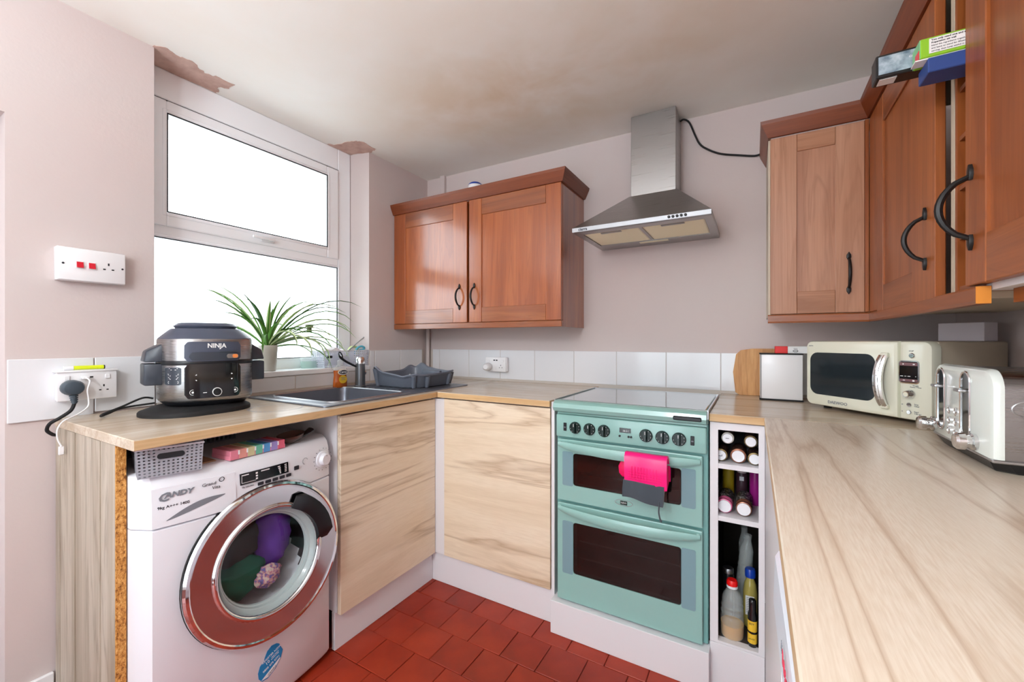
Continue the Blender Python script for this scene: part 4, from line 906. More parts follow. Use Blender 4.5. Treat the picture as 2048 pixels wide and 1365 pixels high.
# ------------------------------------------------------------------ things on the machine
bk = E('basket', 'pale grey perforated plastic basket on the washing machine, front left', 'basket', (0.44, -1.62, 0.7905), math.radians(-15)); bk['_local'] = 1
def basket(root, w, d, h, tw, td, mat, nx, ny, nz, hand=None, hh=(0.5, 0.42)):
    """tapered perforated basket in local space: x depth (front at +), y width"""
    b = lambda sx, sy: V((sx*d/2, sy*w/2, 0)); t = lambda sx, sy: V((sx*td/2, sy*tw/2, h))
    sk = None
    if hand:
        def sk(u, v):
            e = ((u-0.5)/0.16)**4 + ((v-hand)/0.085)**4
            
            if ((u-0.5)/0.21)**4 + ((v-hand)/0.18)**4 < 1: return 'solid'
    for (c0, c1, n, s) in (((1,-1),(1,1),ny,sk), ((-1,1),(-1,-1),ny,None), ((1,1),(-1,1),nx,None), ((-1,-1),(1,-1),nx,None)):
        MB().perf([b(*c0), b(*c1), t(*c1), t(*c0)], n, nz, 0.46, 0.40, 0.0016, s).build('side', mat, root)
    MB().box((-d/2, -w/2, 0), (d/2, w/2, 0.002)).build('bottom', mat, root)
    mb = MB(); L = [t(1,-1), t(1,1), t(-1,1), t(-1,-1)]; mb.tube([p for a, c in zip(L, L[1:]+L[:1]) for p in (a, a.lerp(c, 0.5))], 0.0028, 6, closed=True); mb.build('rim', mat, root)
def basket_holes(root, w, d, h, tw, td, mat, nx, ny, nz):
    basket(root, w, d, h, tw, td, mat, nx, ny, nz, 0.74)
    # fine subdivision lets the hand-hole read as an oval: a rim around it
basket(bk, 0.131, 0.19, 0.074, 0.137, 0.20, M['basket'], 18, 14, 9, 0.70)
MB().prism(rrect(0.056, 0.0145, 0.007, 5), (0.0985, 0.0, 0.052), (0,1,0), (-0.06,0,1), (1,0,0.06), 0.0012).build('hand_hole_shade', M['black'], bk)  # black plate stands in for the shade inside the hand hole
bk.location = (0.475, -1.606, 0.7905)
bk2 = E('basket', 'grey basket with tall slots at the back of the washing machine top', 'basket', (0.22, -1.46, 0.7905)); bk2['_local'] = 1
mb = MB(); mb.perf([V((0.06,-0.17,0)), V((0.06,0.13,0)), V((0.066,0.14,0.078)), V((0.066,-0.18,0.078))], 22, 2, 0.62, 0.72, 0.002); mb.build('front', M['basket2'], bk2)
mb = MB(); mb.box((-0.14,-0.17,0), (0.058,-0.168,0.078)).box((-0.14,0.13,0), (0.058,0.132,0.078)).box((-0.14,-0.168,0), (0.058,0.13,0.002)).box((-0.142,-0.168,0), (-0.14,0.13,0.078)); mb.build('body', M['basket2'], bk2)
pb = E('pill_organiser', 'rainbow-lidded pill organiser on the washing machine top', 'pill box', (0.520, -1.408, 0.7905), math.radians(4)); pb['_local'] = 1
cols = ('pk', 'pe', 'yl', 'gr', 'bl', 'pu', 'rd'); cw = 0.0245
MB().box((-0.045, -3.5*cw-0.001, 0), (0.045, 3.5*cw+0.001, 0.013), 0.001, 1).build('tray', M['pill_pk'], pb)
for k, c in enumerate(cols): MB().box((-0.0455, (k-3.5)*cw+0.0004, 0.0), (0.0455, (k-2.5)*cw-0.0004, 0.0275), 0.0015, 1).build('lid', M['pill_'+c], pb)
for k in range(1, 7): MB().box((0.0456, (k-3.5)*cw-0.002, 0.014), (0.047, (k-3.5)*cw+0.002, 0.026)).build('catch', M['cap_white'], pb)
sp_ = E('serving_spoon', 'dark polished serving spoon bowl beside the pill organiser', 'spoon', (0.52, -1.26, 0.791))
MB().lathe([(0, 0.0), (0.018, 0.002), (0.034, 0.010), (0.044, 0.022), (0.046, 0.030), (0.044, 0.030), (0.033, 0.014), (0.016, 0.006), (0, 0.0045)], (0.520, -1.275, 0.7925), (0.1, -0.1, 1), 28, sx=0.75, sy=1.0).build('bowl', M['brown'], sp_, True)
MB().tube(smooth([(0.522, -1.255, 0.806), (0.526, -1.235, 0.812), (0.529, -1.215, 0.821), (0.530, -1.204, 0.829)]), [(0.010+0.0006*k, 0.008) for k in range(17)]+[(0.017, 0.007), (0.010, 0.004)], 10).build('handle', M['black_gloss'], sp_, True)
tag(MB().box((0.42, -1.555, 0.7905), (0.535, -1.51, 0.7945), 0.001, 1).build('leaflet', M['brown_paper']), 'crumpled brown paper scrap left of the pill organiser', 'paper')

# ------------------------------------------------------------------ multi cooker
SX, SY = 0.208, -1.392
tr_ = tag(MB().loft([[(SX+a*s+dx, SY+b*s+dy, z) for a, b in [(0.126*math.cos(t), 0.128*math.sin(t)+(-0.058 if math.sin(t) < 0 else 0)) for t in [2*PI*k/40 for k in range(40)]]] for z, s, dx, dy in ((H, 1.0, 0.03, -0.01), (H+0.010, 1.0, 0.03, -0.01), (H+0.014, 0.98, 0.03, -0.01), (H+0.024, 0.80, 0.01, 0.0))]).build('appliance_mat', M['rubber'], smooth=True), 'black oval mat under the steel multi cooker', 'mat')
nj = E('multi_cooker', 'stainless steel multi cooker with black lid and handles by the window', 'cooker', (SX, SY, H+0.0245), math.radians(-13)); nj['_local'] = 1; nj.scale = (0.91, 0.91, 0.975)
def se(rx, ry, z, n=48, p=2.6, dx=0):
    out = []
    for k in range(n):
        t = 2*PI*k/n; c, s = math.cos(t), math.sin(t)
        out.append((dx+rx*math.copysign(abs(c)**(2/p), c), ry*math.copysign(abs(s)**(2/p), s), z))
    return out
MB().loft([se(.122,.124,0), se(.136,.138,.012), se(.138,.140,.016)]).build('base', M['black'], nj, True)
MB().loft([se(.140,.142,.016), se(.144,.1465,.022), se(.144,.1465,.136), se(.1435,.146,.139)]).build('shell', M['steel'], nj, True)
MB().loft([se(.1445,.147,.139), se(.146,.1485,.141), se(.146,.1485,.152), se(.1445,.147,.154)]).build('seam_band', M['black'], nj, True)
MB().loft([se(.1440,.1465,.154), se(.1440,.1465,.222), se(.142,.1445,.226)]).build('lid_shell', M['steel'], nj, True)
MB().loft([se(.142,.1445,.226), se(.141,.1435,.229), se(.116,.119,.252), se(.104,.108,.262), se(.06,.06,.266)]).build('lid', M['lidgrey'], nj, True, 25)
MB().loft([se(.086,.092,.262), se(.092,.100,.272), se(.080,.088,.282), se(.05,.05,.284)]).build('lid_top', M['lidgrey'], nj, True, 25)
MB().box((-0.150, -0.055, 0.222), (-0.112, 0.085, 0.272), 0.006).build('hinge', M['black'], nj, True)
for s in (-1, 1):
    for z0, z1, tp in ((0.073, 0.144, 0), (0.150, 0.212, 1)):
        a = [(0.062, 0.135), (0.052, 0.188), (-0.052, 0.188), (-0.062, 0.135)]
        lo = [(x, s*y, z0) for x, y in a]; hi = [(x*(0.75 if tp and y > 0.15 else 1), s*(y-(0.006 if tp and y > 0.15 else 0)), z1-(0.026 if tp and y > 0.15 else 0)) for x, y in a]
        mb = MB().loft([lo, hi]); bmesh.ops.recalc_face_normals(mb.bm, faces=mb.bm.faces); bmesh.ops.bevel(mb.bm, geom=list(mb.bm.edges), offset=0.005, segments=2, affect='EDGES', profile=0.5)
        mb.build('side_handle', M['charcoal'], nj, True)
def curved(y0, y1, z0, z1, r, thick, name, mat, parent, x0=0.1441, n=14, ry=0.1465):
    """panel hugging the rounded front of the cooker"""
    def fx(y): return x0*(max(0, 1-abs(y/ry)**2.6))**(1/2.6)
    L = []
    for k in range(n+1):
        y = y0+(y1-y0)*k/n; e = min(y-y0, y1-y); dz = 0
        if e < r: dz = r - math.sqrt(max(0, r*r-(r-e)**2))
        x = fx(y); L.append([(x-0.002, y, z0+dz), (x+thick, y, z0+dz), (x+thick, y, z1-dz), (x-0.002, y, z1-dz)])
    return MB().loft(L).build(name, mat, parent, True, 50)
pn = curved(-0.088, 0.082, 0.028, 0.143, 0.014, 0.006, 'control_panel', M['black_gloss'], nj, n=20)
pu = curved(-0.088, 0.082, 0.151, 0.217, 0.012, 0.005, 'lid_panel', M['lidgrey'], nj, n=20)
curved(-0.076, 0.074, 0.155, 0.182, 0.012, 0.010, 'lid_handle', M['charcoal'], nj, n=20)
def fxn(y, z=0): return 0.1441*(max(0, 1-abs(y/0.1465)**2.6))**(1/2.6)
text('brand_lettering', 'NINJA', 0.021, (fxn(0.004)+0.0058, 0.004, 0.203), (0,1,0), (0,0,1), M['white_ink'], nj, bold=0.0005)
sl = MB().prism(rrect(0.038, 0.015, 0.0072, 5), (fxn(0.05)+0.0085, 0.052, 0.1675), (-0.2,1,0), (0,0,1), V((1,0.2,0)).normalized(), 0.003).build('slider', M['steel_light'], nj)
MB().prism(rrect(0.017, 0.0125, 0.005, 4), (fxn(0.05)+0.0105, 0.0605, 0.1675), (-0.2,1,0), (0,0,1), V((1,0.2,0)).normalized(), 0.0022).build('slider_knob', M['orange'], sl)
MB().box((fxn(0.045)+0.001, 0.012, 0.181), (fxn(0.045)+0.013, 0.072, 0.1845), 0.001, 1).build('slider_lip', M['charcoal'], nj)
MB().lathe([(0.0145, 0), (0.0145, 0.007), (0.0125, 0.007), (0.0122, 0.004), (0, 0.004)], (fxn(0.0)+0.005, 0.004, 0.047), (1,0,0), 28).build('dial', M['white_gloss'], nj, True, 40)
MB().lathe([(0.0122, 0), (0.0122, 0.010), (0, 0.0105)], (fxn(0.0)+0.003, 0.004, 0.047), (1,0,0), 24).build('dial_face', M['black'], nj, True)
tm = MB()
for y, z in ((-0.066, 0.049), (0.062, 0.049)):
    x = fxn(y)+0.0062; tm.tube([V((x, y+0.0085*math.cos(a), z+0.0085*math.sin(a))) for a in [2*PI*k/20 for k in range(20)]], 0.0007, 4, closed=True); tm.box((x-0.0005, y-0.003, z-0.003), (x+0.0008, y+0.003, z+0.003))
for y in (-0.056, 0.050):
    for z, d in ((0.105, 1), (0.090, -1)): x = fxn(y)+0.0063; tm.quad((x, y-0.004, z), (x, y+0.004, z), (x, y, z+0.0045*d), (x, y, z+0.0025*d))
tm.box((fxn(-0.03)+0.005, -0.037, 0.0455), (fxn(-0.03)+0.0066, -0.026, 0.0475)); tm.build('panel_marks', M['white_ink'], nj)
lb = curved(-0.134, -0.096, 0.074, 0.132, 0.003, 0.0008, 'warning_label', M['charcoal'], nj, n=8)
tm = MB()
for i, (z, w) in enumerate(((.128,.6),(.1235,.4),(.110,.75),(.107,.7),(.104,.5),(.099,.7),(.096,.6),(.093,.5),(.0855,.7),(.0825,.75),(.0795,.7))):
    ys = [-0.115-0.019*w*0.9, -0.115+0.019*w*0.9]
    p = [V((fxn(y)+0.0013, y, z)) for y in ys]; tm.quad(p[0], p[1], p[1]+V((0,0,0.0016)), p[0]+V((0,0,0.0016)))
tm.build('label_print', M['white_ink'], lb)
pc = MB().tube(smooth([(0.10, -1.50, 0.925), (0.085, -1.58, 0.918), (0.10, -1.62, 0.907), (0.13, -1.645, 0.905), (0.135, -1.64, 0.912), (0.11, -1.59, 0.925), (0.09, -1.53, 0.945), (0.085, -1.50, 0.940)]), 0.0033, 7).build('power_cord', M['rubber'], smooth=True)
bpy.context.view_layer.update(); pc.parent = nj; pc.matrix_parent_inverse = nj.matrix_world.inverted()

# ------------------------------------------------------------------ sink, tap, dish rack
sk = E('sink', 'grey inset sink with drainer and steel rim', 'sink', (0.31, -0.745, H))
sx0, sx1, sy0, sy1 = 0.050, 0.566, -1.178, -0.311
bx0, bx1, by0, by1 = 0.098, 0.515, -1.107, -0.730
deck = MB().prism(rrect(sx1-sx0, sy1-sy0, 0.02, 5), ((sx0+sx1)/2, (sy0+sy1)/2, H+0.0003), (1,0,0), (0,1,0), (0,0,1), 0.0045, bev=0.0015).build('deck', M['sink'], sk, True)
cut(deck, MB().prism(rrect(bx1-bx0, by1-by0, 0.045, 6), ((bx0+bx1)/2, (by0+by1)/2, H-0.1), (1,0,0), (0,1,0), (0,0,1), 0.2))
bl = lambda s, z, r: [V((x, y, z)) for x, y in rrect((bx1-bx0)*s, (by1-by0)*s, r, 6, (bx0+bx1)/2, (by0+by1)/2)]
bw = MB().loft([bl(1.0, H+0.004, 0.045), bl(0.985, H-0.02, 0.045), bl(0.94, H-0.145, 0.045), bl(0.88, H-0.162, 0.04), bl(0.5, H-0.166, 0.03)], caps=False)
bw.bm.faces.new([bw.bm.verts.new(p) for p in bl(0.5, H-0.166, 0.03)]); bw.build('bowl', M['sink'], sk, True, 50)
mb = MB(); mb.tube([(x, y, H+0.0052) for x, y in rrect(bx1-bx0+0.006, by1-by0+0.006, 0.047, 6, (bx0+bx1)/2, (by0+by1)/2)], (0.0035), 6, closed=True)
mb.box((0.535, -1.172, H+0.004), (0.548, -0.73, H+0.0065), 0.001, 1).box((0.105, -1.172, H+0.004), (0.535, -1.152, H+0.0065), 0.001, 1)
mb.build('rim', M['steel_light'], sk, True)
mb = MB()
for k in range(9): mb.tube([(0.14+0.04*k, -0.68, H+0.0055), (0.14+0.04*k, -0.345, H+0.0055)], 0.0028, 6)
mb.build('drainer_ribs', M['sink'], sk, True)
MB().lathe([(0, 0.002), (0.010, 0.002), (0.010, 0)], (0.50, -0.80, H-0.045), (-1,0,0.1), 16).build('overflow', M['rubber'], sk)
tp = E('tap', 'dark kitchen tap with chrome cap at the back of the sink', 'tap', (0.155, -0.69, H+0.005))
tx, ty = 0.155, -0.680
MB().lathe([(0.0, 0), (0.029, 0), (0.029, 0.006), (0.0245, 0.010), (0.0235, 0.118), (0, 0.118)], (tx, ty, H+0.005), (0,0,1), 28).build('column', M['gunmetal'], tp, True)
MB().lathe([(0, 0.1182), (0.0225, 0.1182), (0.0225, 0.142), (0.016, 0.151), (0, 0.153)], (tx, ty, H+0.005), (0,0,1), 28).build('cap', M['chrome'], tp, True)
sp2 = MB().tube(smooth([(tx-0.005, ty-0.018, 1.008), (tx-0.006, ty-0.05, 1.022), (tx-0.008, ty-0.085, 1.040), (tx-0.012, ty-0.115, 1.064)]), [(0.0075, 0.0055)]*19, 10).build('spout', M['black'], tp, True)
mb = MB(); c0 = V((tx-0.010, ty-0.108, 1.066)); d0 = V((0, -0.42, 0.9)).normalized()
mb.tube([c0 + d0*(0.019*math.cos(a)) + V((1,0,0)).cross(d0)*(0.008*math.sin(a)) for a in [2*PI*k/18 for k in range(18)]], 0.0032, 7, closed=True); mb.build('spray_loop', M['black'], sp2, True)
MB().tube([(tx, ty+0.018, 0.975), (tx+0.002, ty+0.03, 0.975)], 0.010, 12).build('lever_boss', M['chrome'], tp, True)
dk = E('dish_rack', 'grey plastic dish drainer with wavy rim on the sink drainer', 'dish rack', (0.32, -0.475, H+0.006))
cx, cy, zb = 0.325, -0.470, H+0.0085
N = 72
def rk_pt(t, s, z, hx=0.165, hy=0.165):
    c, q = math.cos(t), math.sin(t); p = 4.2
    return V((cx + s*hx*math.copysign(abs(c)**(2/p), c), cy + s*hy*math.copysign(abs(q)**(2/p), q), z))
def rim_z(t):
    # t=0 towards the room (+x), pi/2 towards the back wall, pi window side, 3pi/2 camera side
    g = lambda c, w: math.exp(-((math.atan2(math.sin(t-c), math.cos(t-c)))/w)**2)
    return 0.060 + 0.036*g(PI*1.34, 0.38) + 0.040*g(PI*0.60, 0.26) + 0.028*g(PI*0.80, 0.30) + 0.010*g(PI*0.2, 0.5) + 0.006*g(PI*1.75, 0.25) - 0.008*g(PI*1.56, 0.15)
ts = [2*PI*k/N for k in range(N)]
outer = [[rk_pt(t, 0.90, zb) for t in ts], [rk_pt(t, 0.92, zb+0.004) for t in ts], [rk_pt(t, 0.985, zb+rim_z(t)) for t in ts], [rk_pt(t, 1.03, zb+rim_z(t)+0.002) for t in ts], [rk_pt(t, 1.032, zb+rim_z(t)-0.006) for t in ts]]
inner = [[rk_pt(t, 0.97, zb+rim_z(t)-0.001) for t in ts], [rk_pt(t, 0.90, zb+0.008) for t in ts], [rk_pt(t, 0.45, zb+0.006) for t in ts]]
MB().loft(outer + [], caps=False).loft([outer[2]]+inner, caps=False).build('tub', M['rack'], dk, True, 50)
mb = MB(); mb.loft([[rk_pt(t, 0.9, zb) for t in ts], [rk_pt(t, 0.9, zb+0.004) for t in ts]]); mb.build('floor_plate', M['rack'], dk)
MB().tube([rk_pt(t, 1.02, zb+rim_z(t)) for t in ts], 0.005, 8, closed=True).build('rim', M['rack'], dk, True)
for t in (PI*1.93, PI*1.72, PI*1.30, PI*0.10, PI*0.28, PI*0.42):
    a, b = rk_pt(t, 0.93, zb), rk_pt(t, 1.0, zb+rim_z(t)-0.006); MB().tube([a, a.lerp(b, 0.5), b], [0.010, 0.0125, 0.014], 10).build('pillar', M['rack'], dk, True)
mb = MB()
for k in range(7): mb.tube(smooth([(0.24+0.028*k, -0.42, zb+0.008), (0.24+0.028*k, -0.42, zb+0.040), (0.244+0.028*k, -0.415, zb+0.046)], 3), 0.0025, 6)
mb.build('plate_pegs', M['steel_light'], dk, True)
MB().box((0.27, -0.355, zb+0.008), (0.40, -0.335, zb+0.066), 0.004).build('cutlery_wall', M['rack'], dk, True)
# soap
so = E('soap_bottle', 'amber hand soap pump bottle with yellow label by the tap', 'soap bottle', (0.085, -0.745, H+0.005))
sb = lambda w, d, z: [V((0.085+d*math.cos(t)*1.0, -0.745+w*math.sin(t), H+0.005+z)) for t in [2*PI*k/28 for k in range(28)]]
MB().loft([sb(.036,.020,0), sb(.039,.023,.004), sb(.038,.022,.03), sb(.034,.020,.06), sb(.036,.021,.082), sb(.036,.021,.086)]).build('soap_fill', M['liq_soap'], so, True)
MB().loft([sb(.0362,.0212,.0865), sb(.036,.021,.094), sb(.028,.018,.106), sb(.015,.014,.112), sb(.0145,.0135,.118)]).build('shoulder', M['clearpet'], so, True)
pm = MB().lathe([(0.0145, 0.118), (0.0145, 0.134), (0.009, 0.137), (0.006, 0.139), (0.006, 0.150), (0.011, 0.151), (0.012, 0.158), (0.004, 0.163), (0, 0.163)], (0.085, -0.745, H+0.005), (0,0,1), 20).build('pump', M['clearpet'], so, True)
MB().box((0.086, -0.752, H+0.158), (0.112, -0.738, H+0.166), 0.003).build('nozzle', M['cap_white'], pm, True)
lb = MB().prism(oval(0.046, 0.040, 24, 0, 0), (0.1066, -0.745, H+0.046), (0,1,0), (0,0,1), (1,0,0), 0.0012).prism(oval(0.062, 0.030, 24), (0.1066, -0.745, H+0.082), (0,1,0), (0,0,1), (1,0,0), 0.0014).build('label', M['yellow_label'], so)
l2 = MB().prism(oval(0.060, 0.028, 24), (0.108, -0.745, H+0.082), (0,1,0), (0,0,1), (1,0,0), 0.001).build('label_rim', M['white_ink'], so)
l3 = MB().prism(oval(0.049, 0.021, 24), (0.109, -0.745, H+0.082), (0,1,0), (0,0,1), (1,0,0), 0.0008).build('label_badge', M['ink'], so)
text('brand_lettering', 'Carex', 0.0165, (0.1101, -0.745, H+0.083), (0,1,0), (0,0,1), M['white_ink'], so, bold=0.0002)
text('lettering', 'Antibacterial\noriginal\nhand wash', 0.006, (0.1081, -0.745, H+0.050), (0,1,0), (0,0,1), M['grey_ink'], so)

# ------------------------------------------------------------------ on the window sill
S = 1.0004
pp = E('spider_plant', 'spider plant with arching striped leaves in a beige pot', 'plant', (-0.052, -1.030, S))
PX, PY = -0.052, -1.030
MB().lathe([(0, 0), (0.033, 0), (0.036, 0.004), (0.043, 0.112), (0.043, 0.118), (0.039, 0.118), (0.038, 0.100), (0, 0.100)], (PX, PY, S), (0,0,1), 28).build('pot', M['pot'], pp, True)
random.seed(21)
def leaf(az, length, rise, droop, w, mat):
    """arching strap leaf, folded along the midrib"""
    n = 9; d = V((math.cos(az), math.sin(az), 0)); sd = V((-d.y, d.x, 0)); p = V((PX+d.x*0.006, PY+d.y*0.006, S+0.102)); a = rise; L = []
    for k in range(n+1):
        t = k/n; ww = w*(0.75+0.6*t)*(1-t**3.2)+0.0004; up = V((-d.x*math.sin(a), -d.y*math.sin(a), math.cos(a)))
        L.append([p - sd*ww + up*ww*0.85, p - sd*ww*0.45 + up*ww*0.3, p, p + sd*ww*0.45 + up*ww*0.3, p + sd*ww + up*ww*0.85])
        p = p + (d*math.cos(a) + V((0,0,math.sin(a))))*(length/n)
        if p.x < -0.113: p.x = -0.113 + random.uniform(0, 0.002)
        a -= droop/n*(0.35+1.3*t)
    mb = MB()
    R = [[mb.bm.verts.new(q) for q in l] for l in L]
    for A, B in zip(R, R[1:]):
        for i in range(4): mb.bm.faces.new((A[i], A[i+1], B[i+1], B[i])).material_index = 0 if i in (1, 2) else 1
    return mb.build('leaf', [mat, M['leaf_pale']] if random.random() < 0.35 else [M['leaf_pale'] if random.random() < 0.4 else mat, mat], pp, True, 80)
specs = [(80,.44,58,104,.0062),(88,.50,50,108,.006),(72,.46,46,112,.0062),(92,.52,42,110,.0064),(78,.48,64,120,.0056),(98,.40,34,130,.0066),(64,.42,38,136,.0066),(86,.54,36,100,.006),(66,.40,26,120,.0062),(85,.44,22,110,.0062),(58,.36,48,146,.0056),(92,.40,70,96,.0062),(76,.54,54,96,.0058),(82,.36,60,60,.0066),
 (-92,.36,66,70,.0074),(-84,.33,58,66,.0074),(-100,.36,74,66,.0068),(-75,.30,62,92,.0074),(-60,.28,78,76,.0084),(-110,.28,52,106,.0068),(-88,.38,60,56,.006),(-80,.30,80,50,.0074),(-96,.27,46,84,.0074),
 (10,.24,84,34,.0088),(35,.24,76,56,.0088),(-20,.23,80,46,.0094),(55,.27,80,40,.0078),(0,.28,50,165,.0096),(22,.30,40,172,.0088),(-30,.26,44,165,.0088),(44,.32,34,168,.0088),(75,.24,86,28,.007),(-5,.20,68,118,.01),(28,.20,88,18,.0086),(60,.36,30,176,.0086),(40,.22,66,150,.009),
 (120,.26,70,96,.0064),(150,.20,80,56,.0064),(-130,.22,74,76,.0068),(97,.32,14,100,.0056),(70,.34,12,112,.006),(-45,.24,70,120,.008),(50,.25,60,130,.008)]
for i, (az, l, ri, dr_, w) in enumerate(specs): leaf(math.radians(az+random.uniform(-5,5)), l*random.uniform(.94,1.06), math.radians(ri), math.radians(dr_), w, M['leaf'] if i % 3 else M['leaf_dark'])
bt = E('washing_up_bottle', 'clear bottle with green liquid and olive cap on the window sill', 'bottle', (-0.085, -0.800, S))
bb = lambda w, d, z: [V((-0.083+d*math.cos(t), -0.800+w*math.sin(t), S+z)) for t in [2*PI*k/24 for k in range(24)]]
MB().loft([bb(.042,.024,0), bb(.045,.026,.006), bb(.045,.026,.034)]).build('liquid', M['liq_green'], bt, True)
MB().loft([bb(.0452,.0262,.0345), bb(.045,.026,.08), bb(.038,.024,.125), bb(.014,.013,.165), bb(.0115,.0115,.182)]).build('bottle_body', M['clearpet'], bt, True)
MB().lathe([(0.0125, 0.182), (0.0125, 0.206), (0.019, 0.207), (0.019, 0.221), (0, 0.222)], (-0.083, -0.800, S), (0,0,1), 20).build('cap', P('olive_cap', lin(92,92,62), 0.5), bt, True)
tag(MB().box((-0.10, -1.16, S), (-0.045, -1.085, S+0.012), 0.004).build('sponge', P('green_sponge', lin(44,176,110), 0.9), smooth=True), 'green sponge behind the multi cooker on the window sill', 'sponge')
wb_ = E('basket', 'small grey perforated basket of cleaning things on the sill', 'basket', (-0.051, -0.635, S)); wb_['_local'] = 1
basket(wb_, 0.270, 0.10, 0.085, 0.290, 0.108, M['basket3'], 8, 22, 8)
MB().prism(rrect(0.030, 0.013, 0.006, 4), (0.0525, -0.108, 0.055), (0,1,0), (0,0,1), (1,0,0), 0.002).build('hand_hole_shade', M['black'], wb_)  # black plate painted as the dark of the hole
cw_ = MB(); L = []
for k in range(13):
    t = k/12; y = -0.76+0.13*t; z = S+0.083+0.016*math.sin(PI*t)+0.005*math.sin(t*14)
    L.append([(-0.085, y, z-0.02), (-0.075, y, z+0.002*math.sin(t*9)), (-0.05, y, z+0.006), (-0.02, y, z-0.002), (-0.012, y, z-0.02)])
tag(MB().loft(L).build('cleaning_cloth', M['cloth_white'], smooth=True), 'white cleaning cloth bunched in the sill basket', 'cloth')
br = E('bottle_brush', 'grey wire handle leaning out of the sill basket', 'brush', (-0.05, -0.60, S+0.01))
MB().tube([(-0.050, -0.640, S+0.05), (-0.035, -0.487, S+0.163)], 0.0030, 8).build('stem', M['steel_light'], br, True)
MB().tube([(-0.0355, -0.495, S+0.157), (-0.033, -0.468, S+0.178)], [0.0045, 0.005], 8).build('grip', M['charcoal'], br, True)
tag(MB().tube(smooth([(-0.06, -0.60, S+0.05), (-0.055, -0.575, S+0.095), (-0.05, -0.555, S+0.105), (-0.045, -0.535, S+0.098), (-0.05, -0.53, S+0.06)]), [(0.012, 0.006)]*25, 10).build('scourer', M['cloth_lime'], smooth=True), 'pale green scouring pad in the sill basket', 'scourer')
tag(MB().tube(smooth([(-0.035, -0.565, S+0.06), (-0.03, -0.545, S+0.097), (-0.03, -0.515, S+0.107), (-0.03, -0.497, S+0.098), (-0.032, -0.505, S+0.088), (-0.034, -0.525, S+0.086)]), 0.006, 10).build('brush_handle', M['cloth_cyan'], smooth=True), 'turquoise brush handle curling over the sill basket rim', 'brush')

# ------------------------------------------------------------------ sockets and switches
cs = E('cooker_switch', 'white cooker switch plate with two red rockers and a socket', 'switch', (0, -1.638, 1.38))
MB().box((0.0, -1.7185, 1.328), (0.030, -1.556, 1.433), 0.003).build('back_box', M['white_gloss'], cs, True)
MB().box((0.030, -1.717, 1.3295), (0.036, -1.5575, 1.4315), 0.003).build('plate', M['white_gloss'], cs, True)
for y in (-1.669, -1.641):
    MB().box((0.0355, y-0.0095, 1.369), (0.0375, y+0.0095, 1.392), 0.0008, 1).build('switch_frame', M['white_gloss'], cs)
    mb = MB().loft([[(0.0365, y-0.0075, 1.389), (0.0365, y+0.0075, 1.389), (0.0365, y+0.0075, 1.372), (0.0365, y-0.0075, 1.372)], [(0.0385, y-0.0075, 1.389), (0.0385, y+0.0075, 1.389), (0.0435, y+0.0075, 1.3705), (0.0435, y-0.0075, 1.3705)]]); mb.build('rocker', M['red'], cs)
def pins(parent, y, z, s=1.0, x=0.0362, axis='y'):
    for dy, dz, w, h in ((0, 0.0105, 0.004, 0.008), (-0.0105, -0.006, 0.0065, 0.004), (0.0105, -0.006, 0.0065, 0.004)):
        a, b = (dy*s-w*s/2, dz*s-h*s/2), (dy*s+w*s/2, dz*s+h*s/2)
        if axis == 'y': MB().box((x-0.001, y+a[0], z+a[1]), (x+0.0003, y+b[0], z+b[1])).build('pin_slot', M['rubber'], parent)
        else: MB().box((y+a[0], x-0.0003, z+a[1]), (y+b[0], x+0.001, z+b[1])).build('pin_slot', M['rubber'], parent)
pins(cs, -1.6005, 1.380)
for y in (-1.706, -1.5655): MB().lathe([(0, 0.0008), (0.0028, 0.0008), (0.0032, 0)], (0.036, y, 1.3805), (1,0,0), 12).build('screw', M['ink'], cs)
ls = E('double_socket', 'white double socket with USB ports on the left tiles', 'socket', (0.008, -1.65, 0.99))
MB().box((0.0085, -1.7205, 0.953), (0.040, -1.584, 1.040), 0.006).build('back_box', M['white_gloss'], ls, True)
MB().box((0.040, -1.722, 0.952), (0.046, -1.5825, 1.0435), 0.003).build('plate', M['white_gloss'], ls, True)
MB().box((0.0085, -1.724, 1.0405), (0.050, -1.5805, 1.0465), 0.002).build('top_ledge', M['white_gloss'], ls, True)
for y in (-1.70, -1.606):
    MB().box((0.0455, y-0.006, 1.016), (0.0495, y+0.006, 1.030), 0.001, 1).build('switch', M['white_gloss'], ls, True)
pins(ls, -1.615, 0.985, 0.85, 0.0462)
for y in (-1.661, -1.646): MB().box((0.0455, y-0.0055, 1.021), (0.0464, y+0.0055, 1.0255)).build('usb_port', M['rubber'], ls)
pg = E('plug', 'large black three-pin plug in the left double socket', 'plug', (0.06, -1.692, 0.99))
MB().loft([[(x, -1.692+w*math.cos(a), 0.994+h*math.sin(a)) for a in [2*PI*k/20 for k in range(20)]] for x, w, h in ((0.047, .024, .022), (0.055, .0265, .024), (0.072, .0265, .0235), (0.083, .022, .019), (0.086, .012, .010))]).build('body', M['plug'], pg, True)
mb = MB()
for k in range(4): mb.tube([(0.066, -1.690+0.0005*k, 0.971-0.006*k), (0.066, -1.690+0.0005*k, 0.967-0.006*k)], 0.0105-0.0008*k, 12)
mb.tube([(0.066, -1.69, 0.975), (0.066, -1.688, 0.945)], 0.0065, 10); mb.build('strain_relief', M['plug'], pg, True)
MB().tube(smooth([(0.066, -1.688, 0.947), (0.072, -1.698, 0.925), (0.070, -1.722, 0.905), (0.055, -1.738, 0.89), (0.045, -1.742, 0.87), (0.042, -1.730, 0.855), (0.03, -1.7215, 0.85)]), 0.0048, 8).build('flex', M['rubber'], pg, True)
us = E('usb_cable', 'white phone charging cable hanging from the left socket', 'cable', (0.05, -1.66, 0.9))
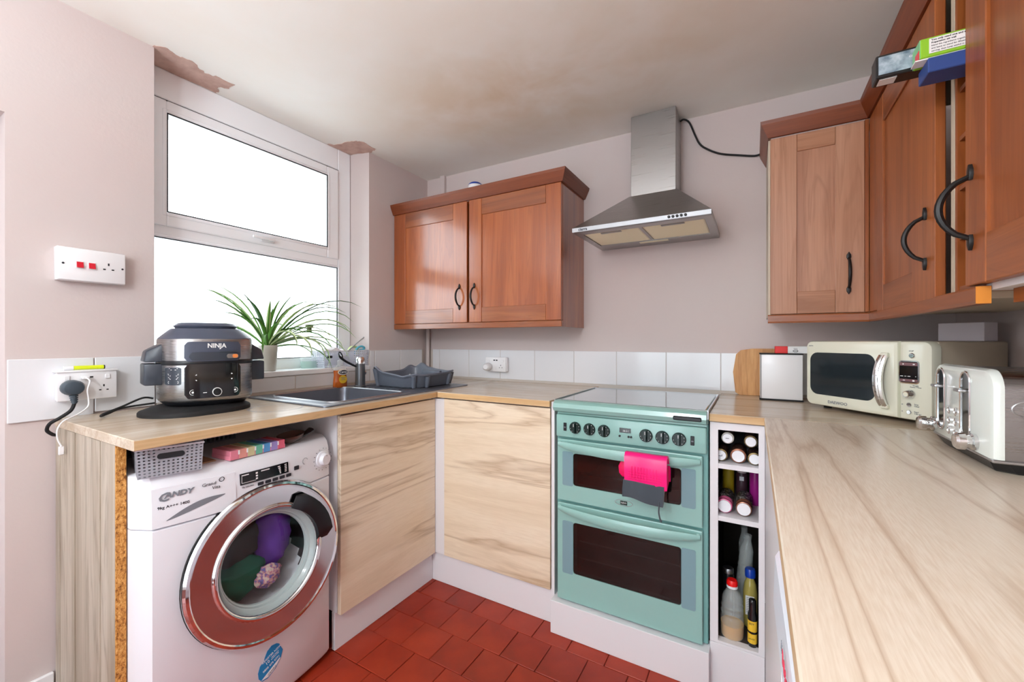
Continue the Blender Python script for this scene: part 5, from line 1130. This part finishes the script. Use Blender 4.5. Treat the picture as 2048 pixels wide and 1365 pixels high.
MB().box((0.0466, -1.669, 1.018), (0.066, -1.653, 1.0275), 0.002).build('connector', M['white_gloss'], us, True)
MB().tube(smooth([(0.066, -1.661, 1.022), (0.082, -1.658, 1.012), (0.086, -1.664, 0.985), (0.080, -1.660, 0.955), (0.085, -1.664, 0.932), (0.10, -1.69, 0.915), (0.115, -1.722, 0.902), (0.118, -1.736, 0.880), (0.115, -1.735, 0.85), (0.118, -1.728, 0.828)]), 0.0022, 7).build('cord', M['white_gloss'], us, True)
MB().box((0.112, -1.734, 0.803), (0.119, -1.722, 0.828), 0.0015, 1).build('phone_connector', M['white_gloss'], us, True)
lt = E('highlighter_pen', 'yellow highlighter lying on top of the left socket', 'pen', (0.03, -1.66, 1.05))
MB().tube([(0.030, -1.682, 1.0535), (0.030, -1.612, 1.0535)], 0.0065, 10).build('barrel', M['yellow'], lt, True)
MB().tube([(0.030, -1.704, 1.0535), (0.030, -1.6825, 1.0535)], 0.0068, 10).build('cap', M['cap_white'], lt, True)
MB().tube([(0.030, -1.6115, 1.0535), (0.030, -1.609, 1.0535)], 0.0066, 10).build('end_cap', M['rubber'], lt, True)
bs = E('double_socket', 'white double socket on the tiles behind the corner worktop', 'socket', (0.565, -0.008, 0.998))
MB().box((0.492, -0.034, 0.957), (0.636, -0.0085, 1.040), 0.005).build('back_box', M['white_gloss'], bs, True)
MB().box((0.491, -0.041, 0.956), (0.632, -0.034, 1.041), 0.003).build('plate', M['white_gloss'], bs, True)
for x in (0.515, 0.610): MB().box((x-0.006, -0.0445, 1.012), (x+0.006, -0.0405, 1.026), 0.001, 1).build('switch', M['white_gloss'], bs, True)
for x in (0.553, 0.570): MB().box((x-0.006, -0.0415, 1.020), (x+0.006, -0.0405, 1.0265)).build('usb_port', M['rubber'], bs)
pins(bs, 0.598, 0.985, 0.85, -0.0412, 'x')
pw = E('plug', 'white adaptor plug in the socket behind the worktop corner', 'plug', (0.515, -0.06, 0.985))
MB().loft([[(0.517+w*math.cos(a), y, 0.984+h*math.sin(a)) for a in [2*PI*k/20 for k in range(20)]] for y, w, h in ((-0.0415, .023, .022), (-0.052, .027, .025), (-0.075, .024, .021), (-0.083, .016, .013))]).build('body', M['white_gloss'], pw, True)

# ------------------------------------------------------------------ right-hand worktop
cbd = E('chopping_board', 'round-cornered bamboo chopping board leaning on the back tiles', 'chopping board', (1.95, -0.02, H))
bdp = [(-0.145+0.0,0.012),(-0.125,0.001),(0.125,0.001),(0.145,0.02),(0.158,0.10),(0.15,0.175),(0.125,0.196),(0.06,0.2045),(-0.06,0.2045),(-0.118,0.197),(-0.142,0.178),(-0.157,0.10)]
MB().prism(bdp, (1.922, -0.034, H), (0.76,0,0), (0,0.10,1), (0,1,-0.10), 0.013, bev=0.002).build('board', M['bamboo'], cbd, True, 50)
bn = E('bread_bin', 'square white metal bin with black edges beside the microwave', 'bin', (1.98, -0.11, H))
MB().box((1.9045, -0.160, H+0.006), (2.048, -0.055, H+0.184), 0.003).build('body', M['white_gloss'], bn, True)
MB().box((1.9025, -0.1625, H+0.0005), (2.05, -0.054, H+0.006), 0.001, 1).box((1.9025, -0.1625, H+0.1845), (2.05, -0.054, H+0.188), 0.001, 1).box((1.9065, -0.1615, H+0.006), (1.9085, -0.1598, H+0.184)).build('edging', M['rubber'], bn)
rb = E('carton', 'red and white carton with steaming bowl mark on the white bin', 'box', (2.01, -0.11, H+0.188))
MB().box((1.957, -0.130, H+0.1885), (2.000, -0.075, H+0.2165), 0.001, 1).build('red_end', M['redcap'], rb)
MB().box((2.0005, -0.130, H+0.1885), (2.090, -0.075, H+0.2165), 0.001, 1).build('white_end', M['paper'], rb)
mb = MB(); ic = V((2.026, -0.1306, H+0.199)); mb.tube([ic + V((0.0085*math.cos(a), 0, 0.0055*math.sin(a))) for a in [PI + PI*k/10 for k in range(11)]], 0.0007, 5); mb.tube([ic + V((0.0085*math.cos(a), 0, 0.002*math.sin(a))) for a in [2*PI*k/16 for k in range(16)]], 0.0007, 5, closed=True)
for k in (-1, 0, 1): mb.tube([ic + V((0.0045*k+0.001*math.sin(t*5), 0, 0.0035+0.007*t)) for t in (0, .33, .66, 1)], 0.0006, 5)
mb.build('steam_mark', M['ink'], rb)
# microwave, standing across the corner
mu = V((0.66, -0.75, 0)).normalized(); mang = math.atan2(mu.y, mu.x)
mw = E('microwave', 'cream retro microwave with chrome handle across the worktop corner', 'microwave', (2.047, -0.285, H), mang); mw['_local'] = 1
Wm, Dm, z0, z1 = 0.386, 0.285, 0.013, 0.2385
# local: x along the front, y into the corner, z up
MB().box((0.004, 0.030, z0), (Wm-0.003, Dm, z1-0.001), 0.006).build('case', M['cream_side'], mw, True)
fp_ = lambda w, h, r: rrect(w, h, r, 6)
def fascia(x0, x1, name, rl, rr_):
    cxm, w, h, cz = (x0+x1)/2, x1-x0, z1-z0, (z0+z1)/2
    mb = MB(); L = []
    for y, ins in ((0.032, 0.0), (0.010, 0.0), (0.003, 0.003), (0.0, 0.010)):
        L.append([V((cxm + (p[0]) - math.copysign(ins, p[0])*(1 if (p[0] < 0 and rl) or (p[0] > 0 and rr_) else 0.15), y, cz+p[1]-math.copysign(ins, p[1]))) for p in rrect(w, h, 0.022, 6)])
    mb.loft(L); return mb.build(name, M['cream'], mw, True, 30)
def fascia2(x0, x1, name, rl, rr_):
    mb = MB(); L = []
    for y, ins in ((0.032, 0.0), (0.010, 0.0), (0.003, 0.003), (0.0, 0.010)):
        a, b, c, d = x0+(ins if rl else 0), x1-(ins if rr_ else 0), z0+ins, z1-ins; pts = []
        for cx_, cz_, a0, rad in ((b, d, 0, rr_), (a, d, 90, rl), (a, c, 180, rl), (b, c, 270, rr_)):
            r = max(rad-ins, 0.002) if rad else 0.002; sx_ = 1 if a0 in (0, 270) else -1; sz_ = 1 if a0 in (0, 90) else -1
            for k in range(6):
                t = math.radians(a0+90*k/5); pts.append(V((cx_-sx_*r+r*math.cos(t), y, cz_-sz_*r+r*math.sin(t))))
        L.append(pts)
    mb.loft(L); return mb.build(name, M['cream'], mw, True, 30)
door = fascia2(-0.002, 0.301, 'door', 0.022, 0.003)
fascia2(0.3035, Wm, 'control_fascia', 0.003, 0.022)
MB().prism([(x, z) for x, z in rrect(0.221, 0.146, 0.028, 6, 0.128, 0.125)], (0, 0.0005, 0), (1,0,0), (0,0,1), (0,-1,0), 0.0015).build('window_glass', M['mw_glass'], door)
text('brand_lettering', 'DAEWOO', 0.0135, (0.118, -0.0008, 0.030), (1,0,0), (0,0,1), M['grey_ink'], door, bold=0.0002, sx=1.1)
hL = []
for k in range(15):
    t = k/14; s = math.sin(PI*t); hL.append([V((0.266-0.004*s+dx*1.25, -0.004-0.020*s**0.7+dy, 0.043+0.154*t)) for dx, dy in ((-0.011,0.003),(-0.009,-0.004),(-0.004,-0.006),(-0.003,-0.0045),(0.001,-0.007),(0.003,-0.0055),(0.006,-0.007),(0.010,-0.003),(0.010,0.004),(0,0.005))])
MB().loft(hL).build('handle', M['chrome'], door, True, 35)
for zz in (0.036, 0.190): MB().box((0.258, -0.010, zz), (0.280, 0.001, zz+0.014), 0.004).build('handle_foot', M['cream'], door, True)
MB().lathe([(0.0075, 0), (0.0075, 0.002), (0.006, 0.0035), (0, 0.0035)], (0.338, 0, 0.197), (0,-1,0), 20).build('open_button', M['chrome'], mw, True)
MB().prism(rrect(0.052, 0.066, 0.009, 5, 0.331, 0.150), (0,0.0003,0), (1,0,0), (0,0,1), (0,-1,0), 0.002).build('display_bezel', M['chrome'], mw)
ds = MB().prism(rrect(0.046, 0.060, 0.007, 5, 0.331, 0.150), (0,-0.0017,0), (1,0,0), (0,0,1), (0,-1,0), 0.001).build('display', M['black_gloss'], mw)
MB().box((0.3085, -0.0031, 0.168), (0.3535, -0.0027, 0.177)).box((0.3085, -0.0031, 0.1225), (0.3535, -0.0027, 0.130)).build('display_band', P('plum_band', lin(120,84,88), 0.3), ds)
mb = MB()
for x, w in ((0.3135, 0.007), (0.323, 0.005), (0.332, 0.007), (0.349, 0.002)): mb.box((x-w/2, -0.0033, 0.1372), (x+w/2, -0.0028, 0.1388))
mb.box((0.316, -0.0036, 0.171), (0.319, -0.0031, 0.174)).box((0.342, -0.0036, 0.171), (0.347, -0.0031, 0.174)).box((0.317, -0.0036, 0.1255), (0.322, -0.0031, 0.1275)).box((0.341, -0.0036, 0.124), (0.346, -0.0031, 0.1285)); mb.build('display_marks', M['white_ink'], ds)
kb = MB().lathe([(0.0125, 0), (0.0125, 0.003), (0.011, 0.005), (0.0095, 0.018), (0.008, 0.020), (0, 0.020)], (0.335, 0, 0.088), (0,-1,0), 28).build('dial', M['chrome'], mw, True)
MB().lathe([(0, 0.0203), (0.0062, 0.0203), (0.0062, 0.019)], (0.335, 0, 0.088), (0,-1,0), 20).build('dial_face', M['cream'], kb, True)
for z, s in ((0.057, 'Stop\nClear'), (0.036, 'Start\n+30 sec')):
    MB().lathe([(0.0062, 0), (0.0062, 0.002), (0.005, 0.0035), (0, 0.0035)], (0.331, 0, z), (0,-1,0), 18).build('button', M['chrome'], mw, True)
    text('lettering', s, 0.006, (0.343, -0.0005, z), (1,0,0), (0,0,1), M['grey_ink'], mw, 'LEFT'); text('symbol', 'o' if z > 0.05 else '+', 0.008, (0.313, -0.0005, z), (1,0,0), (0,0,1), M['grey_ink'], mw)
text('lettering', 'STOP', 0.005, (0.336, -0.0005, 0.210), (1,0,0), (0,0,1), M['grey_ink'], mw); text('lettering', 'Weight\nPower / Time', 0.005, (0.347, -0.0005, 0.110), (1,0,0), (0,0,1), M['grey_ink'], mw); text('lettering', 'AUTO', 0.006, (0.020, -0.0005, 0.221), (1,0,0), (0,0,1), M['grey_ink'], door)
for x in (0.03, 0.335):
    for y in (0.06, 0.24): MB().lathe([(0, 0), (0.012, 0), (0.012, 0.0135), (0, 0.0135)], (x, y, 0), (0,0,1), 14).build('foot', M['rubber'], mw, True)
wx = E('carton', 'small plain white box standing on top of the microwave', 'box', (2.45, -0.427, H+0.2385), mang); wx['_local'] = 1
MB().box((-0.110, 0.0, 0.0), (0.0, 0.052, 0.054), 0.001, 1).build('box_body', P('lilac_white_card', lin(206,198,204), 0.7), wx)
# toaster
to = E('toaster', 'pale four-slice toaster with steel sides and chrome knobs on the right worktop', 'toaster', (2.253, -0.90, H), 0); to['_local'] = 1
# local: front faces -x, y along the front (camera side is negative)
ya_, yb_ = -0.147, 0.138; zt0, zt1 = 0.026, 0.187
def tl(x, ins, r): return [V((x, y, z)) for y, z in [(p[0]+(ya_+yb_)/2, p[1]+(zt0+zt1)/2) for p in [(q[0], q[1]) for q in rrect(yb_-ya_-2*ins, zt1-zt0-2*ins, r, 8)]]]
def tl2(x, ins, r):
    pts = []
    a, b, c, d = ya_+ins, yb_-ins, zt0, zt1-ins
    for k in range(9): t = math.radians(90*k/8); pts.append(V((x, b-r+r*math.cos(t), d-r+r*math.sin(t))))
    for k in range(9): t = math.radians(90+90*k/8); pts.append(V((x, a+r+r*math.cos(t), d-r+r*math.sin(t))))
    pts += [V((x, a, c)), V((x, b, c))]; return pts
MB().loft([tl2(0.016, 0.0, 0.036), tl2(0.010, 0.0, 0.036), tl2(0.003, 0.0035, 0.034), tl2(0.0, 0.010, 0.028)]).build('front_cover', M['toaster'], to, True, 35)
MB().loft([tl2(0.0165, 0.004, 0.034), tl2(0.225, 0.004, 0.034)]).build('steel_shell', M['steel'], to, True, 35)
MB().loft([tl2(0.2255, 0.0, 0.036), tl2(0.245, 0.0, 0.036), tl2(0.254, 0.012, 0.03)]).build('rear_cover', M['toaster'], to, True, 35)
MB().loft([[V((x, y, z)) for x, y in ((0.002+i, ya_+0.004+i+j), (0.012+i+j, ya_+0.001+i), (0.25-i, ya_+0.001+i), (0.25-i, yb_-0.001-i), (0.012+i+j, yb_-0.001-i), (0.002+i, yb_-0.004-i-j))] for z, i, j in ((0.0, 0.014, 0.012), (0.003, 0.010, 0.012), (0.0195, 0.0, 0.010))]).build('base', M['black'], to)
MB().box((0.0005, ya_-0.001, 0.0195), (0.252, yb_+0.001, 0.0262), 0.002, 1).build('base_trim', M['steel_light'], to)
for yc_, zl in ((0.087, 0.137), (-0.039, 0.139)):
    mb = MB(); mb.tube([V((-0.0008, yc_+p[0], 0.1085+p[1])) for p in rrect(0.043, 0.136, 0.021, 7)], 0.0022, 7, closed=True); s_ = mb.build('slot_surround', M['chrome'], to, True)
    MB().prism(rrect(0.038, 0.131, 0.0185, 7, yc_, 0.1085), (0.001,0,0), (0,1,0), (0,0,1), (-1,0,0), 0.0014).build('slot', M['black_gloss'], s_)
    MB().box((-0.016, yc_-0.017, zl-0.003), (-0.0005, yc_+0.010, zl+0.003), 0.002).build('lever', M['steel_light'], to, True)
for yc_ in (0.128, -0.083): MB().lathe([(0.016, 0), (0.016, 0.006), (0.0125, 0.008), (0.0125, 0.014), (0.0165, 0.016), (0.0165, 0.026), (0.013, 0.030), (0, 0.031)], (0.0, yc_, 0.044), (-1,0,0), 28).build('knob', M['chrome'], to, True)
for yc_ in (0.038, 0.004):
    for zz in (0.089, 0.067, 0.045): MB().lathe([(0.0085, 0), (0.0085, 0.0025), (0.0065, 0.003), (0.006, 0.0015), (0, 0.0035)], (0.0, yc_, zz), (-1,0,0), 20).build('button', M['chrome'], to, True)
mb = MB(); mb.tube([V((0.060+0.034*math.cos(a), ya_+0.0035, 0.118+0.0165*math.sin(a))) for a in [2*PI*k/32 for k in range(32)]], 0.0012, 6, closed=True); mb.build('badge_ring', M['steel_light'], to, True)
text('brand_lettering', '1', 0.026, (0.042, ya_+0.0034, 0.118), (1,0,0), (0,0,1), M['steel_light'], to, ext=0.0012)

# ------------------------------------------------------------------ bottles and jars in the shelf unit
JL = 'bottles and jars in the white shelf unit'
def lying_jar(x, z, r, cap, body, label, name='spice_jar', tilt=0.0, mark=None, y=-0.572):
    j = E(name, label, 'jar', (x, y, z-r))
    ax = V((0, 1, 0)).normalized()
    MB().lathe([(0, -0.001), (r*0.78, -0.001), (r*0.80, 0.001), (r*0.80, 0.004), (r*0.98, 0.006), (r*0.98, 0.020), (r*0.9, 0.022)], (x, y, z), ax, 28, mats=[1,1,1,0,0,0]).build('cap', [body[1], cap], j, True)
    MB().lathe([(r*0.85, 0.0225), (r*0.98, 0.03), (r*0.98, 0.10), (0, 0.101)], (x, y, z), ax, 24).build('body', body[0], j, True)
    if mark: text('lettering', mark, r*0.8, (x, y-0.0016, z), (0,0,1), (-1,0,0), M['ink'], j)
    return j
sz1 = 0.736+0.0003; sz2 = 0.564+0.0003
gb = (M['brown'], M['gold'])
lying_jar(1.8385, sz1+0.0235, 0.0235, M['cap_white'], (M['brown'], M['bronze']), 'bronze-rimmed jar lying in the middle of the top shelf')
lying_jar(1.7870, sz1+0.0205, 0.0205, M['cap_white'], gb, 'gold-rimmed jar lying lower left on the top shelf', mark='L')
lying_jar(1.8850, sz1+0.0200, 0.0200, M['cap_white'], gb, 'gold-rimmed jar lying lower right on the top shelf').location.z += 0
lying_jar(1.8075, 0.8155, 0.0190, M['cap_white'], (M['brown'], M['pot']), 'white-capped jar stacked upper left on the top shelf', mark='I')
lying_jar(1.8745, 0.8115, 0.0195, M['cap_white'], (M['brown'], M['gold']), 'plain-capped jar stacked upper right on the top shelf')
for x, ca, bo, s in ((1.7985, M['pinkjar'], 'pink', 'pink-capped jar with speckled label lying on the middle shelf'), (1.8545, M['bronze'], 'bronze', 'copper-capped jar with speckled label lying on the middle shelf')):
    j = E('coffee_jar', s, 'jar', (x, -0.57, sz2)); r = 0.0245
    ax = V((0, 1, 0.0)); o = (x, -0.572, sz2+r)
    MB().lathe([(0, -0.001), (0.0195, -0.001), (0.020, 0.002), (0.020, 0.003), (0.0225, 0.004), (0.0225, 0.016), (0.021, 0.019)], o, ax, 28, mats=[1,1,1,0,0,0]).build('cap', [ca, M['cap_white']], j, True)
    MB().lathe([(0.021, 0.019), (0.0243, 0.030), (0.0243, 0.034)], o, ax, 28).build('shoulder', ca, j, True)
    MB().lathe([(0.0243, 0.0342), (0.0245, 0.036), (0.0245, 0.085), (0.0243, 0.087), (0.0243, 0.12), (0, 0.121)], o, ax, 28).build('body', M['jarlabel'], j, True)
def tub(x, y, r, h, mat, label, name, cap=None, z=sz2):
    t = E(name, label, 'bottle', (x, y, z))
    hb = h if not cap else h*0.62
    MB().lathe([(0, 0), (r*0.94, 0), (r, 0.004), (r, hb-0.006), (r*0.9, hb), (0, hb)], (x, y, z), (0,0,1), 24).build('body', mat, t, True)
    if cap: MB().lathe([(r*0.8, hb+0.0003), (r*0.8, h-0.003), (r*0.74, h), (0, h)], (x, y, z), (0,0,1), 24).build('cap', cap, t, True)
    return t
yt = tub(1.802, -0.400, 0.019, 0.155, M['mustard'], 'mustard yellow tub standing at the back of the middle shelf', 'tub')
text('lettering', 'OATS', 0.014, (1.802, -0.4196, 0.69), (1,0,0), (0,0,1), M['ink'], yt)
gt = tub(1.845, -0.395, 0.0185, 0.155, P('plum_bottle', lin(70,44,54), 0.4), 'dark bottle with pale ribbed cap on the middle shelf', 'bottle', P('pale_pink_cap', lin(208,192,194), 0.5))
MB().box((1.838, -0.4142, 0.635), (1.852, -0.4136, 0.650)).build('label', M['cap_white'], gt)
tub(1.8870, -0.430, 0.0175, 0.150, M['magenta'], 'magenta bottle standing at the right of the middle shelf', 'bottle')
# bottom compartment
def bottle(name, label, x, y, prof, mats, tilt=(0,0,1), z=0.1553, parts=('body',), seg=28, sx=1, sy=1):
    b = E(name, label, 'bottle', (x, y, z)); return b
ob = E('oil_bottle', 'clear plastic bottle with red and white cap at the front of the shelf unit', 'bottle', (1.813, -0.525, 0.1553))
o = (1.8200, -0.548, 0.1553)
MB().lathe([(0, 0), (0.032, 0), (0.034, 0.004), (0.0345, 0.042), (0, 0.0422)], o, (0,0,1), 28).build('oil', M['liq_oil'], ob, True)
MB().lathe([(0.0348, 0), (0.0355, 0.004), (0.0352, 0.062), (0.031, 0.070), (0.035, 0.079), (0.031, 0.089), (0.034, 0.098), (0.0295, 0.108), (0.0315, 0.116), (0.026, 0.136), (0.017, 0.150), (0.0135, 0.154), (0.0135, 0.160)], o, (0,0,1), 32).build('bottle_body', M['clearpet'], ob, True)
MB().lathe([(0.0172, 0.159), (0.0172, 0.167)], o, (0,0,1), 24).build('neck_ring', M['cap_white'], ob, True)
MB().lathe([(0.0170, 0.167), (0.0170, 0.179), (0.014, 0.184), (0, 0.184)], o, (0,0,1), 24).build('cap', M['redcap'], ob, True)
bb_ = E('oil_bottle', 'yellow cooking oil bottle with blue cap at the right of the shelf unit', 'bottle', (1.874, -0.44, 0.1553)); o = (1.872, -0.462, 0.1553)
MB().lathe([(0, 0), (0.021, 0), (0.022, 0.004), (0.022, 0.115), (0.018, 0.145), (0.012, 0.160), (0.012, 0.170)], o, (0,0,1), 24).build('bottle_body', P('pale_oil', lin(196,180,96), 0.12, alpha=0.8, coat=0.5), bb_, True)
MB().lathe([(0.0165, 0.167), (0.0165, 0.190), (0.013, 0.195), (0, 0.195)], o, (0,0,1), 20).build('cap', M['bluecap'], bb_, True)
lb_ = MB().box((1.858, -0.4855, 0.200), (1.884, -0.4835, 0.265)).build('label', M['paper'], bb_)
mb = MB()
for k in range(9): mb.box((1.861, -0.4860, 0.258-0.006*k), (1.877-0.002*(k % 3), -0.4855, 0.2595-0.006*k))
mb.build('label_print', M['grey_ink'], lb_)
sc = E('sauce_bottle', 'slim black bottle with yellow label at the front right of the shelf unit', 'bottle', (1.882, -0.54, 0.1553)); o = (1.8790, -0.572, 0.1553)
MB().lathe([(0, 0), (0.0125, 0), (0.0135, 0.003), (0.0135, 0.10), (0.0105, 0.112), (0.0105, 0.146), (0.009, 0.149), (0, 0.149)], o, (0,0,1), 20).build('bottle_body', M['black_gloss'], sc, True)
MB().lathe([(0.0137, 0.012), (0.0138, 0.013), (0.0138, 0.042), (0.0137, 0.043)], o, (0,0,1), 20).lathe([(0.0137, 0.050), (0.0138, 0.051), (0.0138, 0.083), (0.0137, 0.084)], o, (0,0,1), 20).build('label', M['yellow_label'], sc, True)
text('lettering', 'SOY', 0.008, (1.8765, -0.5862, 0.231), (1,0,0), (0,0,1), M['ink'], sc); text('lettering', 'SAUCE', 0.0055, (1.8765, -0.5862, 0.183), (1,0,0), (0,0,1), M['ink'], sc)
for i, (x, y, tilt, s) in enumerate(((1.838, -0.40, (0.10, 0.0, 1), 'empty ribbed clear bottle tilted behind the red-capped one'), (1.866, -0.34, (-0.05, 0.0, 1), 'second empty ribbed bottle at the back of the shelf unit'))):
    eb = E('empty_bottle', s, 'bottle', (x, y, 0.1553)); pr_ = [(0, 0), (0.021, 0.0), (0.0235, 0.005)]
    for k in range(9): pr_ += [(0.0235, 0.02+0.022*k), (0.0215, 0.031+0.022*k)]
    pr_ += [(0.0225, 0.225), (0.014, 0.255), (0.011, 0.265), (0.011, 0.285)]
    MB().lathe(pr_, (x, y, 0.157), tilt, 24).build('bottle_body', M['clearpet'], eb, True)
ht = E('jam_jar', 'squat jar with pale lid at the left back of the shelf unit', 'jar', (1.803, -0.43, 0.1553)); o = (1.803, -0.445, 0.1553)
MB().lathe([(0, 0), (0.018, 0), (0.019, 0.004), (0.019, 0.145), (0.016, 0.155), (0, 0.155)], o, (0,0,1), 22).build('body', M['black'], ht, True)
MB().lathe([(0.0175, 0.1555), (0.0175, 0.170), (0.016, 0.172), (0, 0.172)], o, (0,0,1), 22).build('lid', M['steel_light'], ht, True)
